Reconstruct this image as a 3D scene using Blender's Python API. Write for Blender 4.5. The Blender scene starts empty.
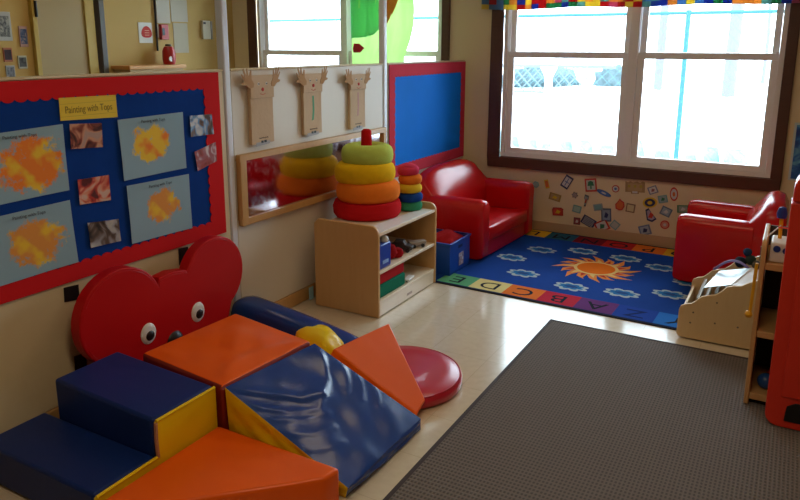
import bpy, bmesh, math, random
from mathutils import Vector, Matrix
random.seed(7)
PI = math.pi
scene = bpy.context.scene
C = scene.collection

# ------------------------------------------------------------------ camera
cam_d = bpy.data.cameras.new('camera'); cam = bpy.data.objects.new('camera', cam_d); C.objects.link(cam)
yaw, pitch, roll = math.radians(-29.49), math.radians(12.48), math.radians(.16)
F = Vector((math.sin(yaw)*math.cos(pitch), math.cos(yaw)*math.cos(pitch), -math.sin(pitch)))
R0 = Vector((math.cos(yaw), -math.sin(yaw), 0)); U0 = R0.cross(F)
R1 = math.cos(roll)*R0 + math.sin(roll)*U0; U1 = -math.sin(roll)*R0 + math.cos(roll)*U0
m = Matrix((R1, U1, -F)).transposed().to_4x4(); m.translation = (0, 0, 1.55)
cam.matrix_world = m
cam_d.sensor_width = 36; cam_d.lens = 696/800*36; cam_d.shift_y = -50/800; cam_d.clip_start = .05
scene.camera = cam

# ------------------------------------------------------------------ view, world, lights
vs = scene.view_settings
vs.view_transform = 'Standard'; vs.look = 'None'; vs.gamma = 1; vs.exposure = 0.42; vs.use_curve_mapping = False
SKY = 8.0
world = bpy.data.worlds.new('overcast_sky'); scene.world = world; world.use_nodes = True
wn = world.node_tree; bgn = wn.nodes['Background']
bgn.inputs[0].default_value = (.72, .88, 1.0, 1); bgn.inputs[1].default_value = SKY

def area(name, loc, rot, sx, sy, power, col, portal=False):
    l = bpy.data.lights.new(name, 'AREA'); l.shape = 'RECTANGLE'; l.size = sx; l.size_y = sy
    l.energy = power; l.color = col
    if portal: l.cycles.is_portal = True
    o = bpy.data.objects.new(name, l); C.objects.link(o); o.location = loc; o.rotation_euler = rot
    return o
area('window_portal', (-1.15, 5.80, 1.45), (PI/2, 0, PI), 2.1, 1.7, 1, (1, 1, 1), True).rotation_euler = (-PI/2, 0, 0)
area('window_portal', (-3.85, 5.80, 1.45), (-PI/2, 0, 0), 2.1, 1.7, 1, (1, 1, 1), True)
# added fill lights under the ceiling, no real fittings (weak, warm)
for lx, ly, pw in ((-.6, 1.0, 13), (-1.2, 3.6, 6), (-3.9, 3.4, 4), (1.0, 2.8, 3)):
    area('ceiling_fill_light', (lx, ly, 2.62), (0, 0, 0), 1.2, .5, pw, (1.0, .76, .46))

# ------------------------------------------------------------------ materials
MATS = {}
def mat(name, col, rough=.6, metal=0., spec=.5, coat=0., bump=0., bscale=40, var=0., vscale=6, trans=0., emis=None, bdist=.01, sheen=0.):
    if name in MATS: return MATS[name]
    M = bpy.data.materials.new(name); M.use_nodes = True; n = M.node_tree; b = n.nodes['Principled BSDF']
    b.inputs['Base Color'].default_value = (*col, 1); b.inputs['Roughness'].default_value = rough
    b.inputs['Metallic'].default_value = metal; b.inputs['Specular IOR Level'].default_value = spec
    b.inputs['Coat Weight'].default_value = coat
    b.inputs['Sheen Weight'].default_value = sheen
    tc = n.nodes.new('ShaderNodeTexCoord')
    if var > 0:
        nz = n.nodes.new('ShaderNodeTexNoise'); nz.inputs['Scale'].default_value = vscale; nz.inputs['Detail'].default_value = 4
        n.links.new(tc.outputs['Object'], nz.inputs['Vector'])
        mx = n.nodes.new('ShaderNodeMix'); mx.data_type = 'RGBA'
        mx.inputs[6].default_value = (*[c*(1-var) for c in col], 1); mx.inputs[7].default_value = (*[min(1, c*(1+var)) for c in col], 1)
        n.links.new(nz.outputs['Fac'], mx.inputs[0]); n.links.new(mx.outputs[2], b.inputs['Base Color'])
    if bump > 0:
        nb = n.nodes.new('ShaderNodeTexNoise'); nb.inputs['Scale'].default_value = bscale; nb.inputs['Detail'].default_value = 3
        n.links.new(tc.outputs['Object'], nb.inputs['Vector'])
        bp = n.nodes.new('ShaderNodeBump'); bp.inputs['Strength'].default_value = bump; bp.inputs['Distance'].default_value = bdist
        n.links.new(nb.outputs['Fac'], bp.inputs['Height']); n.links.new(bp.outputs[0], b.inputs['Normal'])
    if emis:
        b.inputs['Emission Color'].default_value = (*emis[0], 1); b.inputs['Emission Strength'].default_value = emis[1]
    MATS[name] = M
    return M

def vinyl(name, col, rough=.30, wr=.5, spec=.5, coat=.15):
    """soft-play vinyl: fine grain plus broad stretched creases"""
    if name in MATS: return MATS[name]
    M = mat(name, col, rough, coat=coat, spec=spec, var=.06, vscale=3)
    n = M.node_tree; b = n.nodes['Principled BSDF']
    tc = n.nodes['Texture Coordinate']
    mp = n.nodes.new('ShaderNodeMapping'); mp.inputs['Scale'].default_value = (2.2, 5.5, 3); mp.inputs['Rotation'].default_value = (0, 0, .5)
    nz = n.nodes.new('ShaderNodeTexNoise'); nz.inputs['Scale'].default_value = 1.1; nz.inputs['Detail'].default_value = .6; nz.inputs['Distortion'].default_value = .3
    n.links.new(tc.outputs['Object'], mp.inputs[0]); n.links.new(mp.outputs[0], nz.inputs['Vector'])
    bp = n.nodes.new('ShaderNodeBump'); bp.inputs['Strength'].default_value = wr; bp.inputs['Distance'].default_value = .03
    n.links.new(nz.outputs['Fac'], bp.inputs['Height'])
    n2 = n.nodes.new('ShaderNodeTexNoise'); n2.inputs['Scale'].default_value = 260
    n.links.new(tc.outputs['Object'], n2.inputs['Vector'])
    b2 = n.nodes.new('ShaderNodeBump'); b2.inputs['Strength'].default_value = .08; b2.inputs['Distance'].default_value = .002
    n.links.new(n2.outputs['Fac'], b2.inputs['Height']); n.links.new(bp.outputs[0], b2.inputs['Normal'])
    n.links.new(b2.outputs[0], b.inputs['Normal'])
    return M

def wood(name, c1, c2, rough=.4, axis=(14, 14, 1.5)):
    if name in MATS: return MATS[name]
    M = mat(name, c1, rough); n = M.node_tree; b = n.nodes['Principled BSDF']; tc = n.nodes['Texture Coordinate']
    mp = n.nodes.new('ShaderNodeMapping'); mp.inputs['Scale'].default_value = axis
    nz = n.nodes.new('ShaderNodeTexNoise'); nz.inputs['Scale'].default_value = 2.5; nz.inputs['Detail'].default_value = 5; nz.inputs['Distortion'].default_value = .8
    mx = n.nodes.new('ShaderNodeMix'); mx.data_type = 'RGBA'; mx.inputs[6].default_value = (*c1, 1); mx.inputs[7].default_value = (*c2, 1)
    n.links.new(tc.outputs['Object'], mp.inputs[0]); n.links.new(mp.outputs[0], nz.inputs['Vector'])
    n.links.new(nz.outputs['Fac'], mx.inputs[0]); n.links.new(mx.outputs[2], b.inputs['Base Color'])
    return M

def blotch(name, paper, inks, seed, centre=(0, 0), rad=.1, scale=14, thresh=.52):
    """paper with painted blotches: object coordinates, noise mask inside a soft radius"""
    M = mat(name, paper, .8); n = M.node_tree; b = n.nodes['Principled BSDF']; tc = n.nodes['Texture Coordinate']
    mp = n.nodes.new('ShaderNodeMapping'); mp.inputs['Location'].default_value = (seed*3.1, seed*1.7, seed*.9)
    n.links.new(tc.outputs['Object'], mp.inputs[0])
    nz = n.nodes.new('ShaderNodeTexNoise'); nz.inputs['Scale'].default_value = scale; nz.inputs['Detail'].default_value = 6; nz.inputs['Roughness'].default_value = .72
    n.links.new(mp.outputs[0], nz.inputs['Vector'])
    sub = n.nodes.new('ShaderNodeVectorMath'); sub.operation = 'SUBTRACT'; sub.inputs[1].default_value = (0, centre[0], centre[1])
    n.links.new(tc.outputs['Object'], sub.inputs[0])
    sc_ = n.nodes.new('ShaderNodeVectorMath'); sc_.operation = 'MULTIPLY'; sc_.inputs[1].default_value = (0, 1, 1.25)
    n.links.new(sub.outputs[0], sc_.inputs[0])
    ln = n.nodes.new('ShaderNodeVectorMath'); ln.operation = 'LENGTH'; n.links.new(sc_.outputs[0], ln.inputs[0])
    mr = n.nodes.new('ShaderNodeMapRange'); mr.inputs[1].default_value = rad*1.25; mr.inputs[2].default_value = rad*.45; mr.inputs[3].default_value = -.35; mr.inputs[4].default_value = .16
    n.links.new(ln.outputs['Value'], mr.inputs[0])
    ad = n.nodes.new('ShaderNodeMath'); ad.operation = 'ADD'; n.links.new(nz.outputs['Fac'], ad.inputs[0]); n.links.new(mr.outputs[0], ad.inputs[1])
    rp = n.nodes.new('ShaderNodeMapRange'); rp.inputs[1].default_value = thresh-.04; rp.inputs[2].default_value = thresh+.06
    n.links.new(ad.outputs[0], rp.inputs[0])
    n2 = n.nodes.new('ShaderNodeTexNoise'); n2.inputs['Scale'].default_value = scale*.8; n.links.new(tc.outputs['Object'], n2.inputs['Vector'])
    cr = n.nodes.new('ShaderNodeValToRGB'); cr.color_ramp.elements[0].position = .50; cr.color_ramp.elements[1].position = .66
    cr.color_ramp.elements[0].color = (*inks[0], 1); cr.color_ramp.elements[1].color = (*inks[1], 1)
    n.links.new(n2.outputs['Fac'], cr.inputs[0])
    mx = n.nodes.new('ShaderNodeMix'); mx.data_type = 'RGBA'; mx.inputs[6].default_value = (*paper, 1)
    n.links.new(rp.outputs[0], mx.inputs[0]); n.links.new(cr.outputs[0], mx.inputs[7]); n.links.new(mx.outputs[2], b.inputs['Base Color'])
    return M

def photo_mat(name, cols, seed, scale=13):
    M = mat(name, cols[0], .35); n = M.node_tree; b = n.nodes['Principled BSDF']; tc = n.nodes['Texture Coordinate']
    mp = n.nodes.new('ShaderNodeMapping'); mp.inputs['Location'].default_value = (seed*2.3, seed*1.1, seed*4.7)
    n.links.new(tc.outputs['Object'], mp.inputs[0])
    nz = n.nodes.new('ShaderNodeTexNoise'); nz.inputs['Scale'].default_value = scale; nz.inputs['Detail'].default_value = 2; nz.inputs['Distortion'].default_value = 1.2
    n.links.new(mp.outputs[0], nz.inputs['Vector'])
    cr = n.nodes.new('ShaderNodeValToRGB'); e = cr.color_ramp.elements
    k = len(cols)
    e[0].position = .36; e[0].color = (*cols[0], 1); e[1].position = .64; e[1].color = (*cols[-1], 1)
    for i in range(1, k-1):
        q = e.new(.36+.28*i/(k-1)); q.color = (*cols[i], 1)
    n.links.new(nz.outputs['Fac'], cr.inputs[0]); n.links.new(cr.outputs[0], b.inputs['Base Color'])
    return M

wall_m = mat('painted_cream_wall', (.74, .60, .39), .75, bump=.05, bscale=120, var=.03)
wall_y = mat('painted_tan_wall', (.54, .35, .11), .75, bump=.05, bscale=120, var=.04)
brown_wood = wood('dark_brown_wood', (.075, .028, .018), (.11, .045, .028), .45, (3, 14, 14))
white_frame = mat('white_vinyl_frame', (.86, .82, .80), .45)
maple = wood('maple_ply', (.58, .33, .125), (.66, .40, .17), .38)
maple_edge_lit = wood('maple_edge_lit', (.80, .66, .50), (.84, .72, .56), .25)  # whiter than maple: window reflection on the shelf fronts put into the colour
panel_m = wood('cream_panel_laminate', (.66, .54, .34), (.70, .58, .38), .6, (5, 5, 5))
panel_w = mat('white_panel_laminate', (.70, .64, .55), .5, var=.02)
metal_post = mat('grey_painted_post', (.74, .79, .90), .3)
oak = wood('oak_frame', (.50, .27, .09), (.60, .35, .13), .4)
red_v = vinyl('red_vinyl', (.58, .006, .008), .24, .12, .4, .08)
red_matte = mat('red_board_trim', (.62, .014, .018), .8, spec=.1)
blue_board = mat('blue_board_paper', (.006, .045, .27), .85, spec=.08, var=.12, vscale=14, bump=.05)
orange_v = vinyl('orange_vinyl', (.84, .115, .004), .34, .5, .3, .05)
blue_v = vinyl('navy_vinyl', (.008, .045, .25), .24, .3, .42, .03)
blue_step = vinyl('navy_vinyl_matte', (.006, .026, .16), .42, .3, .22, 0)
yellow_v = vinyl('yellow_vinyl', (.84, .58, .006), .36, .5, .3, .05)
red_disc = vinyl('crimson_vinyl', (.50, .010, .035), .30, .12)
bear_red = vinyl('bear_red_vinyl', (.50, .004, .006), .42, .1, .22, 0)
black_m = mat('black_plastic', (.008, .008, .010), .4)
white_m = mat('white_plastic', (.78, .78, .78), .4)
paper_w = mat('white_paper', (.72, .70, .66), .8)
red_plastic = mat('red_orange_plastic', (.72, .035, .014), .38, bump=.03, bscale=200)

# floor: speckled vinyl tiles with thin joints
fl = mat('vinyl_tile_floor', (.62, .52, .36), .14, spec=.75); n = fl.node_tree; b = n.nodes['Principled BSDF']; tc = n.nodes['Texture Coordinate']
nz = n.nodes.new('ShaderNodeTexNoise'); nz.inputs['Scale'].default_value = 26; nz.inputs['Detail'].default_value = 6
n.links.new(tc.outputs['Object'], nz.inputs['Vector'])
cr = n.nodes.new('ShaderNodeValToRGB'); cr.color_ramp.elements[0].position = .35; cr.color_ramp.elements[0].color = (.64, .545, .41, 1)
cr.color_ramp.elements[1].position = .65; cr.color_ramp.elements[1].color = (.68, .585, .45, 1)
n.links.new(nz.outputs['Fac'], cr.inputs[0])
bk = n.nodes.new('ShaderNodeTexBrick'); bk.offset = 0; bk.inputs['Scale'].default_value = 1; bk.inputs['Brick Width'].default_value = .305; bk.inputs['Row Height'].default_value = .305
bk.inputs['Mortar Size'].default_value = .0012; bk.inputs['Color1'].default_value = (1, 1, 1, 1); bk.inputs['Color2'].default_value = (.97, .97, .97, 1); bk.inputs['Mortar'].default_value = (.75, .72, .68, 1)
n.links.new(tc.outputs['Object'], bk.inputs['Vector'])
mx = n.nodes.new('ShaderNodeMix'); mx.data_type = 'RGBA'; mx.blend_type = 'MULTIPLY'; mx.inputs[0].default_value = 1
n.links.new(cr.outputs[0], mx.inputs[6]); n.links.new(bk.outputs['Color'], mx.inputs[7]); n.links.new(mx.outputs[2], b.inputs['Base Color'])
nb = n.nodes.new('ShaderNodeTexNoise'); nb.inputs['Scale'].default_value = 7
n.links.new(tc.outputs['Object'], nb.inputs['Vector'])
bp = n.nodes.new('ShaderNodeBump'); bp.inputs['Strength'].default_value = .08; bp.inputs['Distance'].default_value = .01
n.links.new(nb.outputs['Fac'], bp.inputs['Height']); n.links.new(bp.outputs[0], b.inputs['Normal'])

# grey ribbed carpet: basket-weave ribs
cp = mat('grey_ribbed_carpet', (.10, .09, .085), .95, spec=.15); n = cp.node_tree; b = n.nodes['Principled BSDF']; tc = n.nodes['Texture Coordinate']
w1 = n.nodes.new('ShaderNodeTexWave'); w1.bands_direction = 'X'; w1.inputs['Scale'].default_value = 22; w1.inputs['Distortion'].default_value = .4
w2 = n.nodes.new('ShaderNodeTexWave'); w2.bands_direction = 'Y'; w2.inputs['Scale'].default_value = 15; w2.inputs['Distortion'].default_value = .6
for w in (w1, w2): n.links.new(tc.outputs['Object'], w.inputs['Vector'])
mm = n.nodes.new('ShaderNodeMath'); mm.operation = 'MULTIPLY'; n.links.new(w1.outputs['Fac'], mm.inputs[0]); n.links.new(w2.outputs['Fac'], mm.inputs[1])
cr = n.nodes.new('ShaderNodeValToRGB'); cr.color_ramp.elements[0].position = 0; cr.color_ramp.elements[0].color = (.18, .155, .145, 1)
cr.color_ramp.elements[1].position = .8; cr.color_ramp.elements[1].color = (.10, .09, .088, 1)
n.links.new(mm.outputs[0], cr.inputs[0]); n.links.new(cr.outputs[0], b.inputs['Base Color'])
bp = n.nodes.new('ShaderNodeBump'); bp.inputs['Strength'].default_value = .6; bp.inputs['Distance'].default_value = .006
n.links.new(mm.outputs[0], bp.inputs['Height']); n.links.new(bp.outputs[0], b.inputs['Normal'])

# thin window glass: mostly clear with a mirror share that grows at grazing angles
gl = bpy.data.materials.new('clear_pane'); gl.use_nodes = True; n = gl.node_tree; n.nodes.clear()
out = n.nodes.new('ShaderNodeOutputMaterial'); tr = n.nodes.new('ShaderNodeBsdfTransparent'); tr.inputs[0].default_value = (.96, .98, .98, 1)
gs = n.nodes.new('ShaderNodeBsdfGlossy'); gs.inputs['Roughness'].default_value = .02
lw = n.nodes.new('ShaderNodeFresnel'); lw.inputs[0].default_value = 1.35
ms = n.nodes.new('ShaderNodeMixShader'); n.links.new(lw.outputs[0], ms.inputs[0]); n.links.new(tr.outputs[0], ms.inputs[1]); n.links.new(gs.outputs[0], ms.inputs[2]); n.links.new(ms.outputs[0], out.inputs[0])
# plastic mirror: slightly wavy and scratched
mir = mat('acrylic_mirror', (.72, .66, .74), .06, metal=1., bump=.12, bscale=4, bdist=.004)
n = mir.node_tree; b = n.nodes['Principled BSDF']; tc = n.nodes['Texture Coordinate']
nz = n.nodes.new('ShaderNodeTexNoise'); nz.inputs['Scale'].default_value = 30; nz.inputs['Detail'].default_value = 8; n.links.new(tc.outputs['Object'], nz.inputs['Vector'])
mr = n.nodes.new('ShaderNodeMapRange'); mr.inputs[1].default_value = .45; mr.inputs[2].default_value = .75; mr.inputs[3].default_value = .07; mr.inputs[4].default_value = .18
n.links.new(nz.outputs['Fac'], mr.inputs[0]); n.links.new(mr.outputs[0], b.inputs['Roughness'])

# ------------------------------------------------------------------ mesh helpers
class MB:
    def __init__(s): s.v = []; s.f = []; s.mi = []; s.mats = []
    def m(s, mt):
        if mt not in s.mats: s.mats.append(mt)
        return s.mats.index(mt)
    def add(s, vs_, fs, mt):
        k = len(s.v); s.v += [tuple(p) for p in vs_]; i = s.m(mt)
        for f in fs: s.f.append([k+a for a in f]); s.mi.append(i)
        return s
    def box(s, x0, x1, y0, y1, z0, z1, mt):
        vs_ = [(x0, y0, z0), (x1, y0, z0), (x1, y1, z0), (x0, y1, z0), (x0, y0, z1), (x1, y0, z1), (x1, y1, z1), (x0, y1, z1)]
        return s.add(vs_, [(3, 2, 1, 0), (4, 5, 6, 7), (0, 1, 5, 4), (1, 2, 6, 5), (2, 3, 7, 6), (3, 0, 4, 7)], mt)
    def prism(s, pts, a0, a1, axis, mt):
        """outline pts in the two other axes, extruded from a0 to a1 along axis"""
        def P(p, a):
            if axis == 'x': return (a, p[0], p[1])
            if axis == 'y': return (p[0], a, p[1])
            return (p[0], p[1], a)
        k = len(pts)
        vs_ = [P(p, a0) for p in pts] + [P(p, a1) for p in pts]
        fs = [tuple(range(k)), tuple(range(2*k-1, k-1, -1))] + [(i, i+k, (i+1) % k+k, (i+1) % k) for i in range(k)]
        return s.add(vs_, fs, mt)
    def tube(s, pts, r, mt, seg=8, cap=True):
        rs = r if isinstance(r, (list, tuple)) else [r]*len(pts)
        pts = [Vector(p) for p in pts]; vs_ = []; fs = []
        for i, p in enumerate(pts):
            d = (pts[min(i+1, len(pts)-1)] - pts[max(i-1, 0)]).normalized()
            up = Vector((0, 0, 1)) if abs(d.z) < .9 else Vector((1, 0, 0))
            a = d.cross(up).normalized(); c_ = d.cross(a)
            for k in range(seg): t = 2*PI*k/seg; vs_.append(p + rs[i]*(math.cos(t)*a + math.sin(t)*c_))
        for i in range(len(pts)-1):
            for k in range(seg): fs.append((i*seg+k, i*seg+(k+1) % seg, (i+1)*seg+(k+1) % seg, (i+1)*seg+k))
        if cap: fs += [tuple(range(seg-1, -1, -1)), tuple((len(pts)-1)*seg+k for k in range(seg))]
        return s.add(vs_, fs, mt)
    def lathe(s, prof, c_, mt, seg=40, wob=0, axis='z'):
        vs_ = []; fs = []; k = len(prof)
        for j in range(seg):
            t = 2*PI*j/seg; w = 1 + wob*math.sin(3*t+1) + wob*.6*math.sin(5*t)
            for (r, z) in prof:
                if axis == 'z': vs_.append((c_[0]+r*w*math.cos(t), c_[1]+r*w*math.sin(t), c_[2]+z))
                elif axis == 'x': vs_.append((c_[0]+z, c_[1]+r*w*math.cos(t), c_[2]+r*w*math.sin(t)))
                else: vs_.append((c_[0]+r*w*math.cos(t), c_[1]+z, c_[2]+r*w*math.sin(t)))
        for j in range(seg):
            for i in range(k-1): fs.append((j*k+i, ((j+1) % seg)*k+i, ((j+1) % seg)*k+i+1, j*k+i+1))
        return s.add(vs_, fs, mt)
    def flat(s, pts, z, mt): return s.add([(p[0], p[1], z) for p in pts], [tuple(range(len(pts)))], mt)
    def build(s, name, parent=None, loc=(0, 0, 0), rot=(0, 0, 0), smooth=False, bevel=0, seg=3, sub=0, rel=None):
        me = bpy.data.meshes.new(name)
        o_ = Vector(rel) if rel else Vector((0, 0, 0))
        me.from_pydata([tuple(Vector(v)-o_) for v in s.v], [], s.f)
        for mt in s.mats: me.materials.append(mt)
        for p, i in zip(me.polygons, s.mi): p.material_index = i
        bm = bmesh.new(); bm.from_mesh(me); bmesh.ops.remove_doubles(bm, verts=bm.verts, dist=1e-5)
        if len(bm.faces) < 60000 and name != 'floor_rug': bmesh.ops.recalc_face_normals(bm, faces=bm.faces)
        bm.to_mesh(me); bm.free()
        o = bpy.data.objects.new(name, me); C.objects.link(o)
        if bevel:
            md = o.modifiers.new('bevel', 'BEVEL'); md.width = bevel; md.segments = seg; md.limit_method = 'ANGLE'; md.angle_limit = .6
            md.use_clamp_overlap = True
        if sub: md = o.modifiers.new('sub', 'SUBSURF'); md.levels = sub; md.render_levels = sub
        if smooth or bevel:
            for p in me.polygons: p.use_smooth = True
            if not sub: 
                try: me.set_sharp_from_angle(angle=.9)
                except Exception: pass
        o.location = Vector(loc) + o_ if rel else loc
        o.rotation_euler = rot
        if parent: 
            o.parent = parent
            if rel: o.location = o_ - parent.location if parent.rotation_euler.z == 0 else o.location
        return o

def tag(o, label=None, cat=None, group=None, kind=None):
    if label: o['label'] = label
    if cat: o['category'] = cat
    if group: o['group'] = group
    if kind: o['kind'] = kind
    return o
def empty(name, loc=(0, 0, 0), rz=0, label=None, cat=None, group=None, kind=None):
    o = bpy.data.objects.new(name, None); C.objects.link(o); o.location = loc; o.rotation_euler = (0, 0, rz); o.empty_display_size = .1
    return tag(o, label, cat, group, kind)
def world_part(mb, name, parent, **k):
    """mesh given in world coordinates under an unrotated empty"""
    o = mb.build(name, parent, **k); o.location = -parent.location
    return o
def textmesh(body, size, mt, name, parent=None, loc=(0, 0, 0), rot=(0, 0, 0), ext=.0005, align='CENTER', sx=1):
    cu = bpy.data.curves.new('t', 'FONT'); cu.body = body; cu.size = size; cu.align_x = align; cu.align_y = 'CENTER'; cu.extrude = ext
    t = bpy.data.objects.new('t', cu); C.objects.link(t)
    bpy.context.view_layer.update()
    me = bpy.data.meshes.new_from_object(t.evaluated_get(bpy.context.evaluated_depsgraph_get()))
    bpy.data.objects.remove(t); me.materials.clear(); me.materials.append(mt)
    for v in me.vertices: v.co.x *= sx
    o = bpy.data.objects.new(name, me); C.objects.link(o); o.location = loc; o.rotation_euler = rot
    if parent: o.parent = parent
    return o

# ================================================================== SETTING
X0, X1, Y0, Y1, ZC = -5.2, 2.4, -2.6, 5.65, 2.7
tag(MB().box(X0, X1, Y0, Y1, -.06, 0, fl).build('floor'), kind='structure')
tag(MB().box(X0, X1, Y0, Y1, ZC, ZC+.06, mat('ceiling_white', (.62, .58, .50), .9)).build('ceiling'), kind='structure')
# window wall with two openings
WT = .16
wins = ((-4.98, -2.70), (-2.302, -.038)); WB, WTOP = .525, 2.28
wb = MB()
xs = [X0, wins[0][0]+.02, wins[0][1]-.02, wins[1][0]+.02, wins[1][1]-.02, X1]
for i in (0, 2, 4): wb.box(xs[i], xs[i+1], Y1, Y1+WT, 0, ZC, wall_m)
for i in (1, 3):
    wb.box(xs[i], xs[i+1], Y1, Y1+WT, 0, WB+.02, wall_m); wb.box(xs[i], xs[i+1], Y1, Y1+WT, WTOP-.02, ZC, wall_m)
tag(wb.build('wall_back'), kind='structure')
tag(MB().box(X0-.1, X0, Y0, Y1+WT, 0, ZC, wall_y).build('wall_left'), kind='structure')
tag(MB().box(X1, X1+.1, Y0, Y1+WT, 0, ZC, wall_m).build('wall_right'), kind='structure')
tag(MB().box(X0, X1, Y0-.1, Y0, 0, ZC, wall_m).build('wall_front'), kind='structure')
base_m = mat('vinyl_cove_base', (.48, .32, .18), .5)
tag(MB().box(-2.46, X1-.01, Y1-.012, Y1-.0005, .001, .085, base_m).build('baseboard_back', bevel=.004), kind='structure')

def window(name, x0, x1):
    root = empty(name, (x0, Y1, 0), kind='structure')
    T = .105
    c = MB()
    for a in ((x0, x1, WB, WB+.09), (x0, x1, WTOP-.09, WTOP), (x0, x0+T, WB+.09, WTOP-.09), (x1-.07, x1, WB+.09, WTOP-.09)):
        c.box(a[0], a[1], Y1-.028, Y1+.0, a[2], a[3], brown_wood)
    world_part(c, 'window_casing', root, bevel=.005)
    f = MB(); xa, xb = x0+T, x1-.07; xm = (-1.138 + (x0+2.302)); zb, zt = WB+.09, WTOP-.09
    def frame(mb, a0, a1, b0, b1, w, y0, y1, wb_=None):
        wb_ = wb_ or w
        mb.box(a0, a1, y0, y1, b0, b0+wb_, white_frame); mb.box(a0, a1, y0, y1, b1-w, b1, white_frame)
        mb.box(a0, a0+w, y0, y1, b0+wb_, b1-w, white_frame); mb.box(a1-w, a1, y0, y1, b0+wb_, b1-w, white_frame)
    frame(f, xa, xb, zb, zt, .035, Y1+.002, Y1+.11)
    f.box(xm-.035, xm+.035, Y1+.002, Y1+.11, zb+.035, zt-.035, white_frame)
    world_part(f, 'window_frame', root, bevel=.004)
    for a0, a1 in ((xa+.035, xm-.035), (xm+.035, xb-.035)):
        s_ = MB(); frame(s_, a0, a1, zb+.035, 1.475+.03, .048, Y1+.03, Y1+.06, .045)
        lo = world_part(s_, 'lower_sash', root, bevel=.004)
        s_ = MB(); frame(s_, a0+.006, a1-.006, 1.475, zt-.035, .042, Y1+.065, Y1+.095, .03)
        up = world_part(s_, 'upper_sash', root, bevel=.004)
        for par, q in ((lo, (a0+.05, a1-.05, zb+.08, 1.46, Y1+.045)), (up, (a0+.045, a1-.045, 1.51, zt-.08, Y1+.08))):
            g = MB().box(q[0]-.004, q[1]+.004, q[4]-.002, q[4]+.002, q[2]-.004, q[3]+.004, gl).build('pane', par)
    return root
window('window_1', *wins[1]); window('window_2', *wins[0])

# door in the left wall of the room behind the divider
dr = empty('door_1', (X0, 3.66, 0), kind='structure')
door_m = mat('beige_door', (.38, .27, .12), .55, var=.03)
yel_m = mat('ochre_door_frame', (.50, .34, .07), .5)
world_part(MB().box(X0+.002, X0+.03, 3.44, 3.86, .01, 2.1, door_m), 'door_leaf', dr, bevel=.003)
world_part(MB().box(X0+.002, X0+.045, 3.40, 3.437, 0, 2.16, yel_m).box(X0+.002, X0+.045, 3.863, 3.95, 0, 2.16, yel_m).box(X0+.002, X0+.045, 3.437, 3.863, 2.103, 2.16, yel_m), 'door_frame', dr, bevel=.003)
world_part(MB().tube([(X0+.05, 3.43, 1.76), (X0+.05, 3.43, 1.88)], .012, black_m), 'hinge', dr)
tag(MB().box(X0+.001, X0+.07, 3.98, 4.03, 0, ZC, mat('dark_metal_channel', (.10, .09, .09), .4)).build('trim_1', bevel=.004), kind='structure')
tag(MB().tube([(X0+.012, 4.62, 1.50), (X0+.012, 4.62, 2.2), (X0+.012, 4.64, ZC)], .009, black_m).build('wall_cable'),
    'thin dark cable running up the tan wall above the red wall box', 'cable')

# ================================================================== ROOM DIVIDER
DX = -2.53; TH = .045
def divider(y0, y1, label, top_mat, z_split=.60):
    r = empty('room_divider', (DX-TH/2, y0, 0), 0, label, 'partition panel', None)
    a = MB().box(DX-TH, DX, y0, y1, .085, 1.421, top_mat); world_part(a, 'panel_board', r, bevel=.003)
    world_part(MB().box(DX-TH-.004, DX+.004, y0, y1, 1.422, 1.433, panel_m), 'top_rail', r, bevel=.003)
    world_part(MB().box(DX-TH-.004, DX+.010, y0, y1, .004, .083, oak), 'kick_rail', r, bevel=.004)
    return r
divider(.6, 2.656, 'cream room divider panel carrying the red and blue painting display', panel_m)
divider(2.712, 4.222, 'pale middle room divider panel with paper bag puppets and the mirror', panel_w)
divider(4.290, 5.60, 'room divider panel nearest the window wall behind the plain blue board', panel_w)
for y, lab, ph in ((2.684, 'tall grey divider post beside the mirror and the red and blue board', 2.69), (4.255, 'tall grey divider post standing at the right end of the mirror', 2.69)):
    t = empty('divider_post', (DX-.02, y, 0), 0, lab, 'post', None)
    world_part(MB().box(DX-.040, DX+.006, y-.022, y+.022, .012, ph, metal_post), 'pole', t, bevel=.008)
    world_part(MB().box(DX-.06, DX+.016, y-.026, y+.026, 0, .012, metal_post), 'foot_plate', t, bevel=.003)

# ---- scalloped board
def scallop_frame(y0, y1, z0, z1, my, mz, x0, x1, mt, n_y, n_z, amp=.016, left=True, my2=None):
    """flat ring whose inner edge is scalloped"""
    my2 = my2 or my
    inner = []
    def run(a, b, nn, nrm):
        pts = []
        for i in range(nn*6):
            t = i/(nn*6); ph = (t*nn) % 1
            d = amp*math.sin(PI*ph)**.7
            pts.append((a[0]+(b[0]-a[0])*t+nrm[0]*d, a[1]+(b[1]-a[1])*t+nrm[1]*d))
        return pts
    A, B, C_, D = (y0+my2, z0+mz), (y1-my, z0+mz), (y1-my, z1-mz), (y0+my2, z1-mz)
    inner = run(A, B, n_y, (0, 1)) + run(B, C_, n_z, (-1, 0)) + run(C_, D, n_y, (0, -1)) + run(D, A, n_z, (1, 0))
    outer = []
    corners = [(y0, z0), (y1, z0), (y1, z1), (y0, z1)]; k = [n_y*6, n_z*6, n_y*6, n_z*6]
    for s_ in range(4):
        a, b_ = corners[s_], corners[(s_+1) % 4]
        for i in range(k[s_]): t = i/k[s_]; outer.append((a[0]+(b_[0]-a[0])*t, a[1]+(b_[1]-a[1])*t))
    N = len(inner); mb = MB()
    vs_ = [(x1, *p) for p in inner]+[(x1, *p) for p in outer]+[(x0, *p) for p in inner]+[(x0, *p) for p in outer]
    fs = []
    for i in range(N):
        j = (i+1) % N
        fs += [(i, j, N+j, N+i), (2*N+i, 3*N+i, 3*N+j, 2*N+j), (i, 2*N+i, 2*N+j, j), (N+i, N+j, 3*N+j, 3*N+i)]
    return mb.add(vs_, fs, mt)
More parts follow.
